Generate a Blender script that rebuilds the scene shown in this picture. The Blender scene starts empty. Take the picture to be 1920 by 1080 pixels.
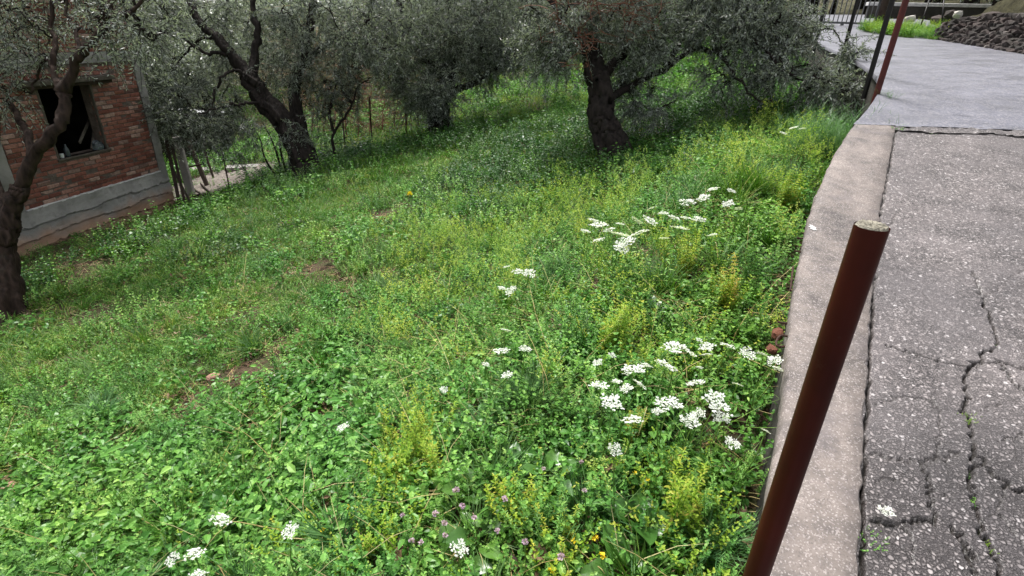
import bpy, math, random
import numpy as np
rng = np.random.default_rng(7)
random.seed(7)
S = bpy.context.scene
COL = S.collection

# ------------------------------------------------------------------ camera
f_px = 1012.0
TH, PH = math.radians(25.42), math.radians(1.88)
Fv = np.array([0, math.cos(TH), -math.sin(TH)])
R0 = np.array([1.0, 0, 0]); U0 = np.array([0, math.sin(TH), math.cos(TH)])
Rv = math.cos(PH) * R0 + math.sin(PH) * U0
Uv = -math.sin(PH) * R0 + math.cos(PH) * U0
CAM = np.array([0, 0, 1.5])
from mathutils import Matrix, Vector
cd = bpy.data.cameras.new('camera'); cam = bpy.data.objects.new('camera', cd); COL.objects.link(cam)
cd.sensor_width = 36; cd.lens = f_px / 1920 * 36; cd.clip_start = 0.05; cd.clip_end = 600
M = Matrix.Identity(4)
for i in range(3):
    M[i][0] = Rv[i]; M[i][1] = Uv[i]; M[i][2] = -Fv[i]; M[i][3] = CAM[i]
cam.matrix_world = M
S.camera = cam

# ------------------------------------------------------------------ light
SUN_EL, SUN_AZ = math.radians(64), math.radians(335)   # azimuth measured clockwise from +Y
W = bpy.data.worlds.new('World'); S.world = W; W.use_nodes = True
wn = W.node_tree.nodes; wl = W.node_tree.links
sky = wn.new('ShaderNodeTexSky'); sky.sky_type = 'NISHITA'; sky.sun_disc = False
sky.sun_elevation = SUN_EL; sky.sun_rotation = SUN_AZ; sky.air_density = 1.0; sky.dust_density = 3.0
hs = wn.new('ShaderNodeHueSaturation'); hs.inputs['Saturation'].default_value = 0.22
wl.new(sky.outputs[0], hs.inputs['Color']); wl.new(hs.outputs[0], wn['Background'].inputs[0])
wn['Background'].inputs[1].default_value = 0.065
sl = bpy.data.lights.new('sun', 'SUN'); sun = bpy.data.objects.new('sun', sl); COL.objects.link(sun)
sl.energy = 1.5; sl.angle = math.radians(14); sl.color = (1.0, 0.97, 0.92)
sdir = Vector((math.sin(SUN_AZ) * math.cos(SUN_EL), math.cos(SUN_AZ) * math.cos(SUN_EL), math.sin(SUN_EL)))
sun.rotation_euler = sdir.to_track_quat('Z', 'Y').to_euler()
sun.location = (0, 0, 30)
S.view_settings.view_transform = 'Standard'; S.view_settings.look = 'None'
S.view_settings.exposure = 2.0; S.view_settings.gamma = 1
S.cycles.max_bounces = 5; S.cycles.diffuse_bounces = 2; S.cycles.glossy_bounces = 2; S.cycles.transmission_bounces = 3; S.cycles.use_adaptive_sampling = True; S.cycles.adaptive_threshold = .02

# ------------------------------------------------------------------ geometry of the place
def ray(px, py): return Fv + (px - 960) / f_px * Rv - (py - 540) / f_px * Uv
def PT(px, py, t): return CAM + t * ray(px, py)
def sstep(a, b, x):
    t = np.clip((np.asarray(x, float) - a) / (b - a), 0, 1); return t * t * (3 - 2 * t)
RY = np.array([-3, 0, 4.5, 5.3, 6.04, 6.9, 8.1, 11, 15, 20, 40.])
RZ = np.array([-.65, -.05, .86, 1.01, 1.13, 1.20, 1.29, 1.46, 1.82, 2.2, 3.2])
WY = np.array([-3, 0, 1.02, 1.62, 2.15, 2.8, 3.35, 3.95, 4.52, 5.3, 6.04, 6.9, 8.1, 11, 15, 40.])
WX = np.array([-1.6, .16, .70, 1.01, 1.25, 1.58, 1.89, 2.28, 2.68, 3.3, 3.77, 4.15, 4.57, 5.5, 7.0, 16.])
_ry = np.arange(-6, 45, .05); _rz = np.convolve(np.pad(np.interp(_ry, RY, RZ), 20, 'edge'), np.hanning(41) / np.hanning(41).sum(), 'valid'); RY, RZ = _ry, _rz
def zroad(x, y):
    y = np.asarray(y, float); x = np.asarray(x, float)
    return np.interp(y, RY, RZ) + .028 * np.clip(x - np.interp(y, WY, WX), -1, 6) * sstep(5, 9, y)
_t = np.linspace(0, len(WY) - 1, 400); _h = np.hanning(31); _h /= _h.sum()
_wy = np.interp(_t, np.arange(len(WY)), WY); _wx = np.interp(_t, np.arange(len(WX)), WX)
_wx[15:-15] = np.convolve(_wx, _h, 'valid'); _wy[15:-15] = np.convolve(_wy, _h, 'valid')
def xwall(y): return np.interp(y, _wy, _wx)
def vnoise(x, y, sc, seed):
    x = np.asarray(x, float) / sc; y = np.asarray(y, float) / sc
    xi = np.floor(x).astype(int); yi = np.floor(y).astype(int); fx = x - xi; fy = y - yi
    def h(a, b):
        n = np.sin(a * 127.1 + b * 311.7 + seed * 74.7) * 43758.5453; return n - np.floor(n)
    fx = fx * fx * (3 - 2 * fx); fy = fy * fy * (3 - 2 * fy)
    return (h(xi, yi) * (1 - fx) + h(xi + 1, yi) * fx) * (1 - fy) + (h(xi, yi + 1) * (1 - fx) + h(xi + 1, yi + 1) * fx) * fy
def zgrass(x, y):
    x = np.asarray(x, float); y = np.asarray(y, float)
    z = -.4 + .22 * np.clip(x, -11, 20) + .05 * np.clip(x + 11, -30, 0)
    z = z + .05 * np.clip(y - 16, 0, 60)
    z = z + .26 * np.exp(-((x + 7.1) ** 2 / 3.0 + (y - 7.3) ** 2 / 3.5))
    dw = np.clip(xwall(y) - x, 0, 50)
    zw = np.interp(y, RY, RZ) - .42 - .38 * sstep(5.0, 6.2, y)
    k = np.clip(1 - dw / 2.6, 0, 1); k = k * k * (3 - 2 * k)
    z = z + np.maximum(zw - z, 0) * k
    return z + .07 * (vnoise(x, y, 1.1, 1) - .5) + .03 * (vnoise(x, y, .35, 2) - .5)
def hit(px, py, fn=zgrass, t1=60.0):
    v = ray(px, py); t = np.concatenate([np.linspace(.6, 12, 1500), np.linspace(12, t1, 1500)])
    p = CAM + t[:, None] * v
    below = p[:, 2] < fn(p[:, 0], p[:, 1])
    i = int(np.argmax(below)) if below.any() else len(t) - 1
    return p[i]
def hitroad(px, py): return hit(px, py, zroad)

# ------------------------------------------------------------------ mesh builder
class MB:
    def __init__(s): s.V = []; s.T = []; s.Q = []; s.tm = []; s.qm = []; s.A = []; s.n = 0
    def add(s, V, Q=None, T=None, m=0, v=None):
        V = np.asarray(V, float).reshape(-1, 3)
        if Q is not None and len(Q):
            Q = np.asarray(Q, int).reshape(-1, 4); s.Q.append(Q + s.n); s.qm.append(np.full(len(Q), m))
        if T is not None and len(T):
            T = np.asarray(T, int).reshape(-1, 3); s.T.append(T + s.n); s.tm.append(np.full(len(T), m))
        if v is None: v = rng.random()
        s.A.append(np.broadcast_to(np.asarray(v, float), (len(V),)))
        s.V.append(V); s.n += len(V)
        return s
    def mesh(s, name, mats, smooth=False):
        me = bpy.data.meshes.new(name)
        V = np.concatenate(s.V).astype(np.float32)
        T = np.concatenate(s.T) if s.T else np.zeros((0, 3), int); Q = np.concatenate(s.Q) if s.Q else np.zeros((0, 4), int)
        mi = np.concatenate(s.tm + s.qm)
        me.vertices.add(len(V)); me.vertices.foreach_set('co', V.ravel())
        L = np.concatenate([T.ravel(), Q.ravel()]).astype(np.int32)
        me.loops.add(len(L)); me.loops.foreach_set('vertex_index', L)
        st = np.concatenate([np.arange(len(T)) * 3, len(T) * 3 + np.arange(len(Q)) * 4]).astype(np.int32)
        me.polygons.add(len(st)); me.polygons.foreach_set('loop_start', st)
        me.polygons.foreach_set('material_index', mi.astype(np.int32))
        me.polygons.foreach_set('use_smooth', np.full(len(st), bool(smooth)))
        a = me.attributes.new('v', 'FLOAT', 'POINT'); a.data.foreach_set('value', np.concatenate(s.A).astype(np.float32))
        for m in (mats if isinstance(mats, (list, tuple)) else [mats]): me.materials.append(m)
        me.update(calc_edges=True); me.validate()
        return me
def link(name, me, parent=None):
    o = bpy.data.objects.new(name, me); COL.objects.link(o)
    if parent is not None: o.parent = parent
    return o
def tag(o, label=None, cat=None, group=None, kind=None):
    if label: o['label'] = label
    if cat: o['category'] = cat
    if group: o['group'] = group
    if kind: o['kind'] = kind
    return o
def empty(name, loc):
    o = bpy.data.objects.new(name, None); COL.objects.link(o); o.location = tuple(map(float, loc)); o.empty_display_size = .1
    return o
def put(name, mb, mats, parent=None, smooth=False, origin=None):
    """mesh in world coords; its origin moved to `origin` (or to the parent's)"""
    off = np.array(parent_loc(parent)) if parent is not None else np.zeros(3)
    if origin is not None: off = np.asarray(origin, float)
    for k in range(len(mb.V)): mb.V[k] = mb.V[k] - off
    o = link(name, mb.mesh(name, mats, smooth), parent)
    if origin is not None:
        pl = np.array(parent_loc(parent)) if parent is not None else np.zeros(3)
        o.location = tuple(np.asarray(origin, float) - pl)
    return o
def parent_loc(o):
    p = np.zeros(3)
    while o is not None: p = p + np.array(o.location); o = o.parent
    return p
def norm(a): a = np.asarray(a, float); return a / np.maximum(np.linalg.norm(a, axis=-1, keepdims=True), 1e-9)

def box(mb, c, s, ax=None, m=0, v=None, jit=0, cham=0):
    """box: centre c, size s, axes ax (3 rows)"""
    ax = np.eye(3) if ax is None else np.asarray(ax, float)
    s = np.asarray(s, float) / 2
    if cham <= 0:
        k = np.array([[x, y, z] for z in (-1, 1) for y in (-1, 1) for x in (-1, 1)], float) * s
        Q = [[0, 2, 3, 1], [4, 5, 7, 6], [0, 1, 5, 4], [2, 6, 7, 3], [0, 4, 6, 2], [1, 3, 7, 5]]
        if jit: k += rng.normal(0, jit, k.shape)
        mb.add(c + k @ ax, Q, m=m, v=v)
    else:  # chamfered on all edges: 24 verts
        vs = []; idx = {}
        for z in (-1, 1):
            for y in (-1, 1):
                for x in (-1, 1):
                    for a in range(3):
                        p = np.array([x, y, z], float) * s - np.array([x, y, z]) * cham
                        p[a] = (x, y, z)[a] * s[a]; idx[(x, y, z, a)] = len(vs); vs.append(p)
        vs = np.array(vs)
        if jit: vs += rng.normal(0, jit, vs.shape)
        Q = []; T = []
        for a in range(3):
            b, c2 = (a + 1) % 3, (a + 2) % 3
            for sg in (-1, 1):
                q = []
                for (i, j) in ((-1, -1), (1, -1), (1, 1), (-1, 1)):
                    t = [0, 0, 0]; t[a] = sg; t[b] = i; t[c2] = j; q.append(idx[(*t, a)])
                Q.append(q if sg > 0 else q[::-1])
        for a in range(3):
            b, c2 = (a + 1) % 3, (a + 2) % 3
            for i in (-1, 1):
                for j in (-1, 1):
                    t0 = [0, 0, 0]; t1 = [0, 0, 0]; t0[a] = -1; t1[a] = 1; t0[b] = t1[b] = i; t0[c2] = t1[c2] = j
                    q = [idx[(*t0, b)], idx[(*t1, b)], idx[(*t1, c2)], idx[(*t0, c2)]]
                    Q.append(q if i * j < 0 else q[::-1])
        for x in (-1, 1):
            for y in (-1, 1):
                for z in (-1, 1):
                    q = [idx[(x, y, z, 0)], idx[(x, y, z, 1)], idx[(x, y, z, 2)]]; T.append(q if x * y * z > 0 else q[::-1])
        mb.add(c + vs @ ax, Q, T, m=m, v=v)

def smoothline(pts, k=4):
    """Catmull-Rom through the points"""
    p = np.asarray(pts, float)
    if len(p) < 3: return np.array([p[0] + (p[-1] - p[0]) * u for u in np.linspace(0, 1, k + 1)])
    q = np.vstack([2 * p[0] - p[1], p, 2 * p[-1] - p[-2]]); out = []
    for i in range(len(p) - 1):
        a, b, c, d = q[i:i + 4]
        for u in np.arange(k) / k:
            out.append(.5 * (2 * b + (c - a) * u + (2 * a - 5 * b + 4 * c - d) * u * u + (3 * b - a - 3 * c + d) * u ** 3))
    out.append(p[-1]); return np.array(out)
def tube(mb, pts, rad, n=6, m=0, v=None, cap=True, shape=None):
    p = np.asarray(pts, float); k = len(p); rad = np.broadcast_to(np.asarray(rad, float), (k,))
    tn = norm(np.gradient(p, axis=0))
    up = np.array([0, 0, 1.0]) if abs(tn[0][2]) < .8 else np.array([1.0, 0, 0])
    fr = []
    a = norm(np.cross(up, tn[0]))
    for i in range(k):
        a = norm(a - tn[i] * (a @ tn[i])); fr.append((a, np.cross(tn[i], a)))
    th = np.arange(n) * 2 * math.pi / n
    A = np.array([x[0] for x in fr]); B = np.array([x[1] for x in fr])
    rr = rad[:, None] * np.ones((k, n))
    if shape is not None: rr = rr * shape(th[None, :], np.linspace(0, 1, k)[:, None])
    V = p[:, None, :] + rr[..., None] * (np.cos(th)[None, :, None] * A[:, None, :] + np.sin(th)[None, :, None] * B[:, None, :])
    i = np.arange(k - 1)[:, None] * n; j = np.arange(n)[None, :]; j2 = (j + 1) % n
    Q = np.stack([i + j, i + j2, i + n + j2, i + n + j], -1).reshape(-1, 4)
    V = V.reshape(-1, 3); T = None
    if cap:
        V = np.vstack([V, p[-1], p[0]]); c = len(V) - 2
        T = [[(k - 1) * n + a, (k - 1) * n + (a + 1) % n, c] for a in range(n)] + [[(a + 1) % n, a, c + 1] for a in range(n)]
    mb.add(V, Q, T, m=m, v=v)

def frames(D, N):
    D = norm(D); X = norm(np.cross(D, N)); N = np.cross(X, D); return D, X, N
def leaf_simple(mb, Pb, D, N, L, Wd, m=0, v=None, curl=.0):
    """slim leaf of one folded pair of triangles; arrays"""
    n = len(Pb); D, X, N = frames(D, N); L = np.broadcast_to(L, (n,))[:, None]; Wd = np.broadcast_to(Wd, (n,))[:, None]
    a = Pb; b = Pb + D * L * .45 + X * Wd / 2 + N * curl * L; c = Pb + D * L; d = Pb + D * L * .45 - X * Wd / 2 + N * curl * L
    V = np.stack([a, b, c, d], 1).reshape(-1, 3); i = np.arange(n)[:, None] * 4
    v = rng.random(n) if v is None else np.broadcast_to(v, (n,))
    mb.add(V, i + np.array([[0, 1, 2, 3]]), m=m, v=np.repeat(v, 4))
def leaf_broad(mb, Pb, D, N, L, Wd, m=0, v=None, fold=.18, droop=.25, shape='ovate'):
    n = len(Pb); D, X, N = frames(D, N); L = np.broadcast_to(L, (n,))[:, None]; Wd = np.broadcast_to(Wd, (n,))[:, None]
    st = {'ovate': ((.3, 1.0), (.66, .78)), 'arrow': ((.14, 1.0), (.55, .72)), 'round': ((.3, .95), (.72, .95)), 'lance': ((.3, .8), (.65, .75))}[shape]
    def mid(u): return Pb + D * L * (u - .08 * u * u) - N * L * droop * u * u
    def side(u, w, s): return mid(u) + s * X * Wd / 2 * w + N * fold * Wd * w
    (u1, w1), (u2, w2) = st
    back = -.22 if shape == 'arrow' else 0
    m0, m1, m2, m3 = mid(0), mid(u1), mid(u2), mid(1)
    l1, r1 = side(u1 + back, w1, -1), side(u1 + back, w1, 1); l2, r2 = side(u2, w2, -1), side(u2, w2, 1)
    V = np.stack([m0, m1, m2, m3, l1, l2, r1, r2], 1).reshape(-1, 3); i = np.arange(n)[:, None] * 8
    T = np.concatenate([i + np.array([t]) for t in ([0, 1, 4], [2, 3, 5], [1, 0, 6], [3, 2, 7])])
    Q = np.concatenate([i + np.array([q]) for q in ([1, 2, 5, 4], [2, 1, 6, 7])])
    v = rng.random(n) if v is None else np.broadcast_to(v, (n,))
    mb.add(V, Q, T, m=m, v=np.repeat(v, 8))
def blades(mb, Pb, D, L, Wd, bend, m=0, v=None):
    """grass blades, three joints each"""
    n = len(Pb); D = norm(D); L = np.broadcast_to(L, (n,))[:, None]; Wd = np.broadcast_to(Wd, (n,))[:, None]; bend = np.broadcast_to(bend, (n,))[:, None]
    H = D * np.array([1, 1, 0.]); H = norm(H + 1e-6); X = norm(np.cross(D, np.array([0, 0, 1.]) + 1e-4))
    def mid(u): return Pb + D * L * u + (H - np.array([0, 0, .75])) * bend * L * u * u
    vs = []
    for u, w in ((0, .7), (.4, 1), (.75, .7)):
        vs += [mid(u) - X * Wd * w / 2, mid(u) + X * Wd * w / 2]
    vs.append(mid(1)); V = np.stack(vs, 1).reshape(-1, 3); i = np.arange(n)[:, None] * 7
    Q = np.concatenate([i + np.array([q]) for q in ([0, 1, 3, 2], [2, 3, 5, 4])]); T = i + np.array([[4, 5, 6]])
    v = rng.random(n) if v is None else np.broadcast_to(v, (n,))
    mb.add(V, Q, T, m=m, v=np.repeat(v, 7))
def rdir(n, zlo=-1, zhi=1):
    a = rng.random(n) * 2 * math.pi; z = zlo + (zhi - zlo) * rng.random(n); r = np.sqrt(np.maximum(1 - z * z, 0))
    return np.stack([r * np.cos(a), r * np.sin(a), z], 1)

# ------------------------------------------------------------------ materials
class NT:
    def __init__(s, name):
        s.mat = bpy.data.materials.new(name); s.mat.use_nodes = True; s.t = s.mat.node_tree; s.t.nodes.clear()
        s.out = s.t.nodes.new('ShaderNodeOutputMaterial')
    def n(s, typ, **kw):
        nd = s.t.nodes.new(typ)
        for k, v in kw.items():
            if k.startswith('i_'):
                key = k[2:].replace('_', ' '); sock = nd.inputs[int(key)] if key.isdigit() else nd.inputs[key]
                if hasattr(v, 'is_linked'): s.t.links.new(v, sock)
                else: sock.default_value = v
            else: setattr(nd, k, v)
        return nd
    def ramp(s, fac, stops, interp='LINEAR'):
        r = s.n('ShaderNodeValToRGB'); s.t.links.new(fac, r.inputs[0]); cr = r.color_ramp; cr.interpolation = interp
        while len(cr.elements) > 1: cr.elements.remove(cr.elements[0])
        cr.elements[0].position = stops[0][0]; cr.elements[0].color = (*stops[0][1], 1)
        for p, c in stops[1:]:
            e = cr.elements.new(p); e.color = (*c, 1)
        return r.outputs[0]
    def mix(s, fac, a, b, mode='MIX'):
        m = s.n('ShaderNodeMix', data_type='RGBA', blend_type=mode)
        for sock, val in ((m.inputs[0], fac), (m.inputs[6], a), (m.inputs[7], b)):
            if hasattr(val, 'is_linked'): s.t.links.new(val, sock)
            else: sock.default_value = val if not isinstance(val, tuple) else (*val, 1)
        return m.outputs[2]
    def math(s, op, a, b=0.0, c=0.0):
        m = s.n('ShaderNodeMath', operation=op)
        for i, val in enumerate((a, b, c)):
            if hasattr(val, 'is_linked'): s.t.links.new(val, m.inputs[i])
            else: m.inputs[i].default_value = val
        return m.outputs[0]
    def co(s, kind='Object'): return s.n('ShaderNodeTexCoord').outputs[kind]
    def pos(s): return s.n('ShaderNodeNewGeometry').outputs['Position']
    def noise(s, vec, scale, detail=4, rough=.55, out='Fac', dist=0):
        nd = s.n('ShaderNodeTexNoise', i_Scale=scale, i_Detail=detail, i_Roughness=rough, i_Distortion=dist); s.t.links.new(vec, nd.inputs['Vector']); return nd.outputs[out]
    def voro(s, vec, scale, feature='F1', out='Distance', rnd=1):
        nd = s.n('ShaderNodeTexVoronoi', feature=feature, i_Scale=scale, i_Randomness=rnd); s.t.links.new(vec, nd.inputs['Vector']); return nd.outputs[out]
    def bump(s, h, strength=.5, dist=.01, normal=None):
        b = s.n('ShaderNodeBump', i_Strength=strength, i_Distance=dist); s.t.links.new(h, b.inputs['Height'])
        if normal is not None: s.t.links.new(normal, b.inputs['Normal'])
        return b.outputs[0]
    def principled(s, col, rough=.7, spec=.4, normal=None, **kw):
        p = s.n('ShaderNodeBsdfPrincipled')
        for sock, val in (('Base Color', col), ('Roughness', rough), ('Specular IOR Level', spec), ('Normal', normal)) + tuple(kw.items()):
            if val is None: continue
            if hasattr(val, 'is_linked'): s.t.links.new(val, p.inputs[sock])
            else: p.inputs[sock].default_value = (*val, 1) if isinstance(val, tuple) and len(val) == 3 else val
        s.t.links.new(p.outputs[0], s.out.inputs[0]); return s.mat
    def attr(s, name='v', typ='GEOMETRY'): return s.n('ShaderNodeAttribute', attribute_name=name, attribute_type=typ).outputs['Fac']
    def orand(s): return s.n('ShaderNodeObjectInfo').outputs['Random']

def leafmat(name, stops, under=None, rough=.45, trans=.35, patch=True, spec=.22, gain=1.0):
    t = NT(name); v = t.attr('v'); r = t.orand(); stops = [(p, tuple(x * gain for x in c)) for p, c in stops]
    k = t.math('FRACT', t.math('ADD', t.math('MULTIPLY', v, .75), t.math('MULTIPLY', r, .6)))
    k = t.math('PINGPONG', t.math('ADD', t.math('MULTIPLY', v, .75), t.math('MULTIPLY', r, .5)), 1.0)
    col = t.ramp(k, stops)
    if patch:  # slow drift of hue over the slope
        nz = t.noise(t.pos(), 1.3, 3)
        col = t.mix(t.ramp(nz, [(.35, (0, 0, 0)), (.65, (1, 1, 1))]), t.mix(1.0, col, (.84, .98, .78), 'MULTIPLY'), t.mix(1.0, col, (1.18, 1.1, .74), 'MULTIPLY'))
    if under:
        bf = t.n('ShaderNodeNewGeometry').outputs['Backfacing']; col = t.mix(bf, col, under)
    p = t.n('ShaderNodeBsdfPrincipled', i_Roughness=rough); p.inputs['Specular IOR Level'].default_value = spec
    t.t.links.new(col, p.inputs['Base Color'])
    tr = t.n('ShaderNodeBsdfTranslucent'); t.t.links.new(t.mix(1.0, col, (1.1, 1.25, .6), 'MULTIPLY'), tr.inputs[0])
    mx = t.n('ShaderNodeMixShader'); mx.inputs[0].default_value = trans
    t.t.links.new(p.outputs[0], mx.inputs[1]); t.t.links.new(tr.outputs[0], mx.inputs[2]); t.t.links.new(mx.outputs[0], t.out.inputs[0])
    return t.mat
def plain(name, col, rough=.6, spec=.3, var=.25, sc=12, bump=.3, bd=.005, coord='Object', **kw):
    t = NT(name); c = t.co(coord) if coord != 'pos' else t.pos(); nz = t.noise(c, sc, 6)
    cc = t.mix(t.ramp(nz, [(.3, (0, 0, 0)), (.7, (1, 1, 1))]), tuple(x * (1 - var) for x in col), tuple(min(1, x * (1 + var)) for x in col))
    return t.principled(cc, rough, spec, t.bump(t.noise(c, sc * 4, 6), bump, bd), **kw)

MAT = {}
MAT['grass'] = leafmat('grass_blade', [(0, (.02, .065, .010)), (.45, (.052, .135, .020)), (.8, (.105, .215, .036)), (.95, (.2, .26, .07)), (1, (.34, .31, .16))], trans=.28, gain=1.12)
MAT['grass_blue'] = leafmat('blue_grass_blade', [(0, (.03, .085, .035)), (.5, (.075, .165, .07)), (1, (.15, .26, .11))], trans=.25)
MAT['broad'] = leafmat('broad_leaf', [(0, (.018, .065, .014)), (.5, (.06, .16, .035)), (.85, (.12, .26, .065)), (1, (.22, .37, .11))], trans=.25, rough=.36, gain=1.2)
MAT['small'] = leafmat('small_leaf', [(0, (.02, .07, .016)), (.5, (.07, .175, .042)), (.85, (.15, .29, .08)), (1, (.30, .42, .15))], trans=.27, gain=1.15)
MAT['bright'] = leafmat('yellow_green_leaf', [(0, (.09, .19, .02)), (.5, (.19, .32, .035)), (.85, (.32, .42, .06)), (1, (.44, .42, .09))], trans=.35)
MAT['gold'] = leafmat('yellowing_leaf', [(0, (.22, .28, .04)), (.6, (.40, .40, .07)), (1, (.42, .31, .09))], trans=.35)
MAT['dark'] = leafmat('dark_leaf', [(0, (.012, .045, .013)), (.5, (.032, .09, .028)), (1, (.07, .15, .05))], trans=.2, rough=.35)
MAT['haze'] = leafmat('pale_flower_head', [(0, (.20, .34, .07)), (.5, (.36, .48, .12)), (1, (.60, .62, .24))], trans=.4, rough=.6)
MAT['stem'] = leafmat('green_stem', [(0, (.07, .16, .03)), (1, (.15, .26, .06))], trans=.1, rough=.6)
MAT['straw'] = leafmat('dry_straw', [(0, (.22, .16, .08)), (.5, (.36, .28, .16)), (1, (.5, .42, .28))], trans=.15, rough=.7)
MAT['litter'] = leafmat('dead_leaf', [(0, (.05, .03, .018)), (.5, (.12, .072, .042)), (.85, (.23, .145, .085)), (1, (.40, .31, .22))], trans=.1, rough=.6, patch=False)
MAT['white'] = leafmat('white_petal', [(0, (.58, .60, .58)), (1, (.78, .78, .76))], trans=.3, rough=.6, patch=False)
MAT['pink'] = leafmat('pink_petal', [(0, (.46, .31, .44)), (1, (.66, .52, .62))], trans=.3, rough=.6, patch=False)
MAT['yellow'] = leafmat('yellow_petal', [(0, (.75, .5, .02)), (1, (.85, .68, .05))], trans=.3, rough=.6, patch=False)
MAT['olive'] = leafmat('olive_leaf', [(0, (.032, .042, .03)), (.5, (.082, .10, .078)), (1, (.20, .225, .188))], under=(.38, .41, .38), trans=.18, rough=.38, spec=.5, patch=False)
MAT['arum'] = leafmat('arum_leaf', [(0, (.04, .11, .03)), (1, (.09, .2, .045))], trans=.3, rough=.3, spec=.5)
def bark(name, lo, hi, sc=9):
    t = NT(name); c = t.co('Object'); mp = t.n('ShaderNodeMapping'); t.t.links.new(c, mp.inputs[0]); mp.inputs['Scale'].default_value = (1, 1, .28)
    vec = mp.outputs[0]; n1 = t.noise(vec, sc, 8, .65, dist=1.2); n2 = t.voro(vec, sc * 2.2)
    h = t.math('ADD', t.math('MULTIPLY', n1, .8), t.math('MULTIPLY', n2, .5))
    col = t.ramp(h, [(.3, lo), (.6, tuple((a + b) / 2 for a, b in zip(lo, hi))), (.85, hi)])
    lich = t.ramp(t.noise(c, 7, 5), [(.58, (0, 0, 0)), (.72, (1, 1, 1))]); col = t.mix(t.math('MULTIPLY', lich, .3), col, (.06, .06, .05))
    return t.principled(col, .8, .15, t.bump(h, 1.0, .03))
MAT['bark'] = bark('olive_bark', (.006, .005, .0045), (.032, .025, .022))
MAT['bark2'] = bark('wet_brown_bark', (.008, .0055, .0045), (.055, .036, .028))
MAT['twig'] = plain('dark_twig', (.016, .012, .010), .8, .15)
MAT['redtwig'] = plain('reddish_twig', (.17, .075, .05), .7, .2)
MAT['tantwig'] = plain('tan_twig', (.22, .15, .09), .8, .2)

# soil
t = NT('soil'); c = t.pos(); n1 = t.noise(c, 3, 6); n2 = t.noise(c, 40, 6); v1 = t.voro(c, 60)
col = t.ramp(t.math('ADD', t.math('MULTIPLY', n1, .5), t.math('MULTIPLY', n2, .5)), [(.3, (.03, .02, .013)), (.5, (.07, .045, .028)), (.7, (.13, .085, .055))])
mossy = t.ramp(t.noise(c, 9, 5), [(.42, (0, 0, 0)), (.58, (1, 1, 1))]); col = t.mix(t.math('MULTIPLY', mossy, .75), col, (.045, .075, .02))
MAT['soil'] = t.principled(col, .9, .2, t.bump(t.math('ADD', n2, v1), .8, .02))
# exposed-aggregate asphalt
t = NT('worn_asphalt'); c = t.pos()
wv = t.n('ShaderNodeVectorMath', operation='ADD'); t.t.links.new(c, wv.inputs[0])
sm = t.n('ShaderNodeVectorMath', operation='SCALE'); t.t.links.new(t.noise(c, 60, 2, out='Color'), sm.inputs[0]); sm.inputs['Scale'].default_value = .008
t.t.links.new(sm.outputs[0], wv.inputs[1]); wc = wv.outputs[0]
de = t.voro(wc, 74, 'DISTANCE_TO_EDGE'); cc = t.voro(wc, 74, 'F1', 'Color')
de2 = t.voro(wc, 150, 'DISTANCE_TO_EDGE'); cc2 = t.voro(wc, 150, 'F1', 'Color')
sep = t.n('ShaderNodeSeparateColor'); t.t.links.new(cc, sep.inputs[0]); sep2 = t.n('ShaderNodeSeparateColor'); t.t.links.new(cc2, sep2.inputs[0])
wear = t.noise(c, 1.7, 4); wearr = t.ramp(wear, [(.33, (.45, .45, .45)), (.68, (1, 1, 1))])
big = t.math('MULTIPLY', t.ramp(de, [(.07, (0, 0, 0)), (.18, (1, 1, 1))]), t.math('GREATER_THAN', sep.outputs[0], .5))
small = t.math('MULTIPLY', t.ramp(de2, [(.05, (0, 0, 0)), (.16, (1, 1, 1))]), t.math('GREATER_THAN', sep2.outputs[0], .15))
stone = t.math('MAXIMUM', big, t.math('MULTIPLY', small, .8))
scol = t.ramp(sep.outputs[1], [(0, (.18, .16, .155)), (.45, (.26, .232, .226)), (.8, (.35, .315, .305)), (.9, (.44, .405, .395)), (1, (.62, .58, .57))])
scol = t.mix(t.math('MULTIPLY', small, .4), scol, (.25, .224, .218))
bind = t.ramp(t.noise(c, 4, 5), [(.35, (.045, .04, .04)), (.65, (.14, .124, .124))])
col = t.mix(t.math('MULTIPLY', stone, t.math('ADD', t.math('MULTIPLY', wearr, .5), .48)), bind, scol)
sy_ = t.n('ShaderNodeSeparateXYZ'); t.t.links.new(c, sy_.inputs[0]); raw_ = t.n('ShaderNodeMapRange', i_0=t.math('ADD', sy_.outputs[1], t.math('MULTIPLY', t.noise(c, 1.6, 4), .9)), i_1=2.3, i_2=1.5).outputs[0]
col = t.mix(t.math('MULTIPLY', t.math('SUBTRACT', 1.0, t.ramp(de, [(.10, (0, 0, 0)), (.30, (1, 1, 1))])), t.math('MULTIPLY', raw_, .8)), col, (.035, .03, .03))
blot = t.ramp(t.noise(c, .9, 4), [(.38, (.72, .72, .74)), (.62, (1.08, 1.06, 1.06))]); col = t.mix(1.0, col, blot, 'MULTIPLY')
raw0_ = raw_; fine = t.voro(wv.outputs[0], 9, 'DISTANCE_TO_EDGE'); fc = t.math('MULTIPLY', t.ramp(fine, [(.004, (1, 1, 1)), (.014, (0, 0, 0))]), t.math('MULTIPLY', raw0_, .85)); col = t.mix(fc, col, (.02, .017, .015))
ck = t.attr('v'); col = t.mix(ck, col, (.014, .011, .009))
rg = t.ramp(t.noise(c, 1.1, 4), [(.4, (.42, .42, .42)), (.6, (.68, .68, .68))])
MAT['asphalt'] = t.principled(col, rg, .45, t.bump(t.math('MULTIPLY', stone, t.math('SUBTRACT', 1.0, ck)), .9, .004))
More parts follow.
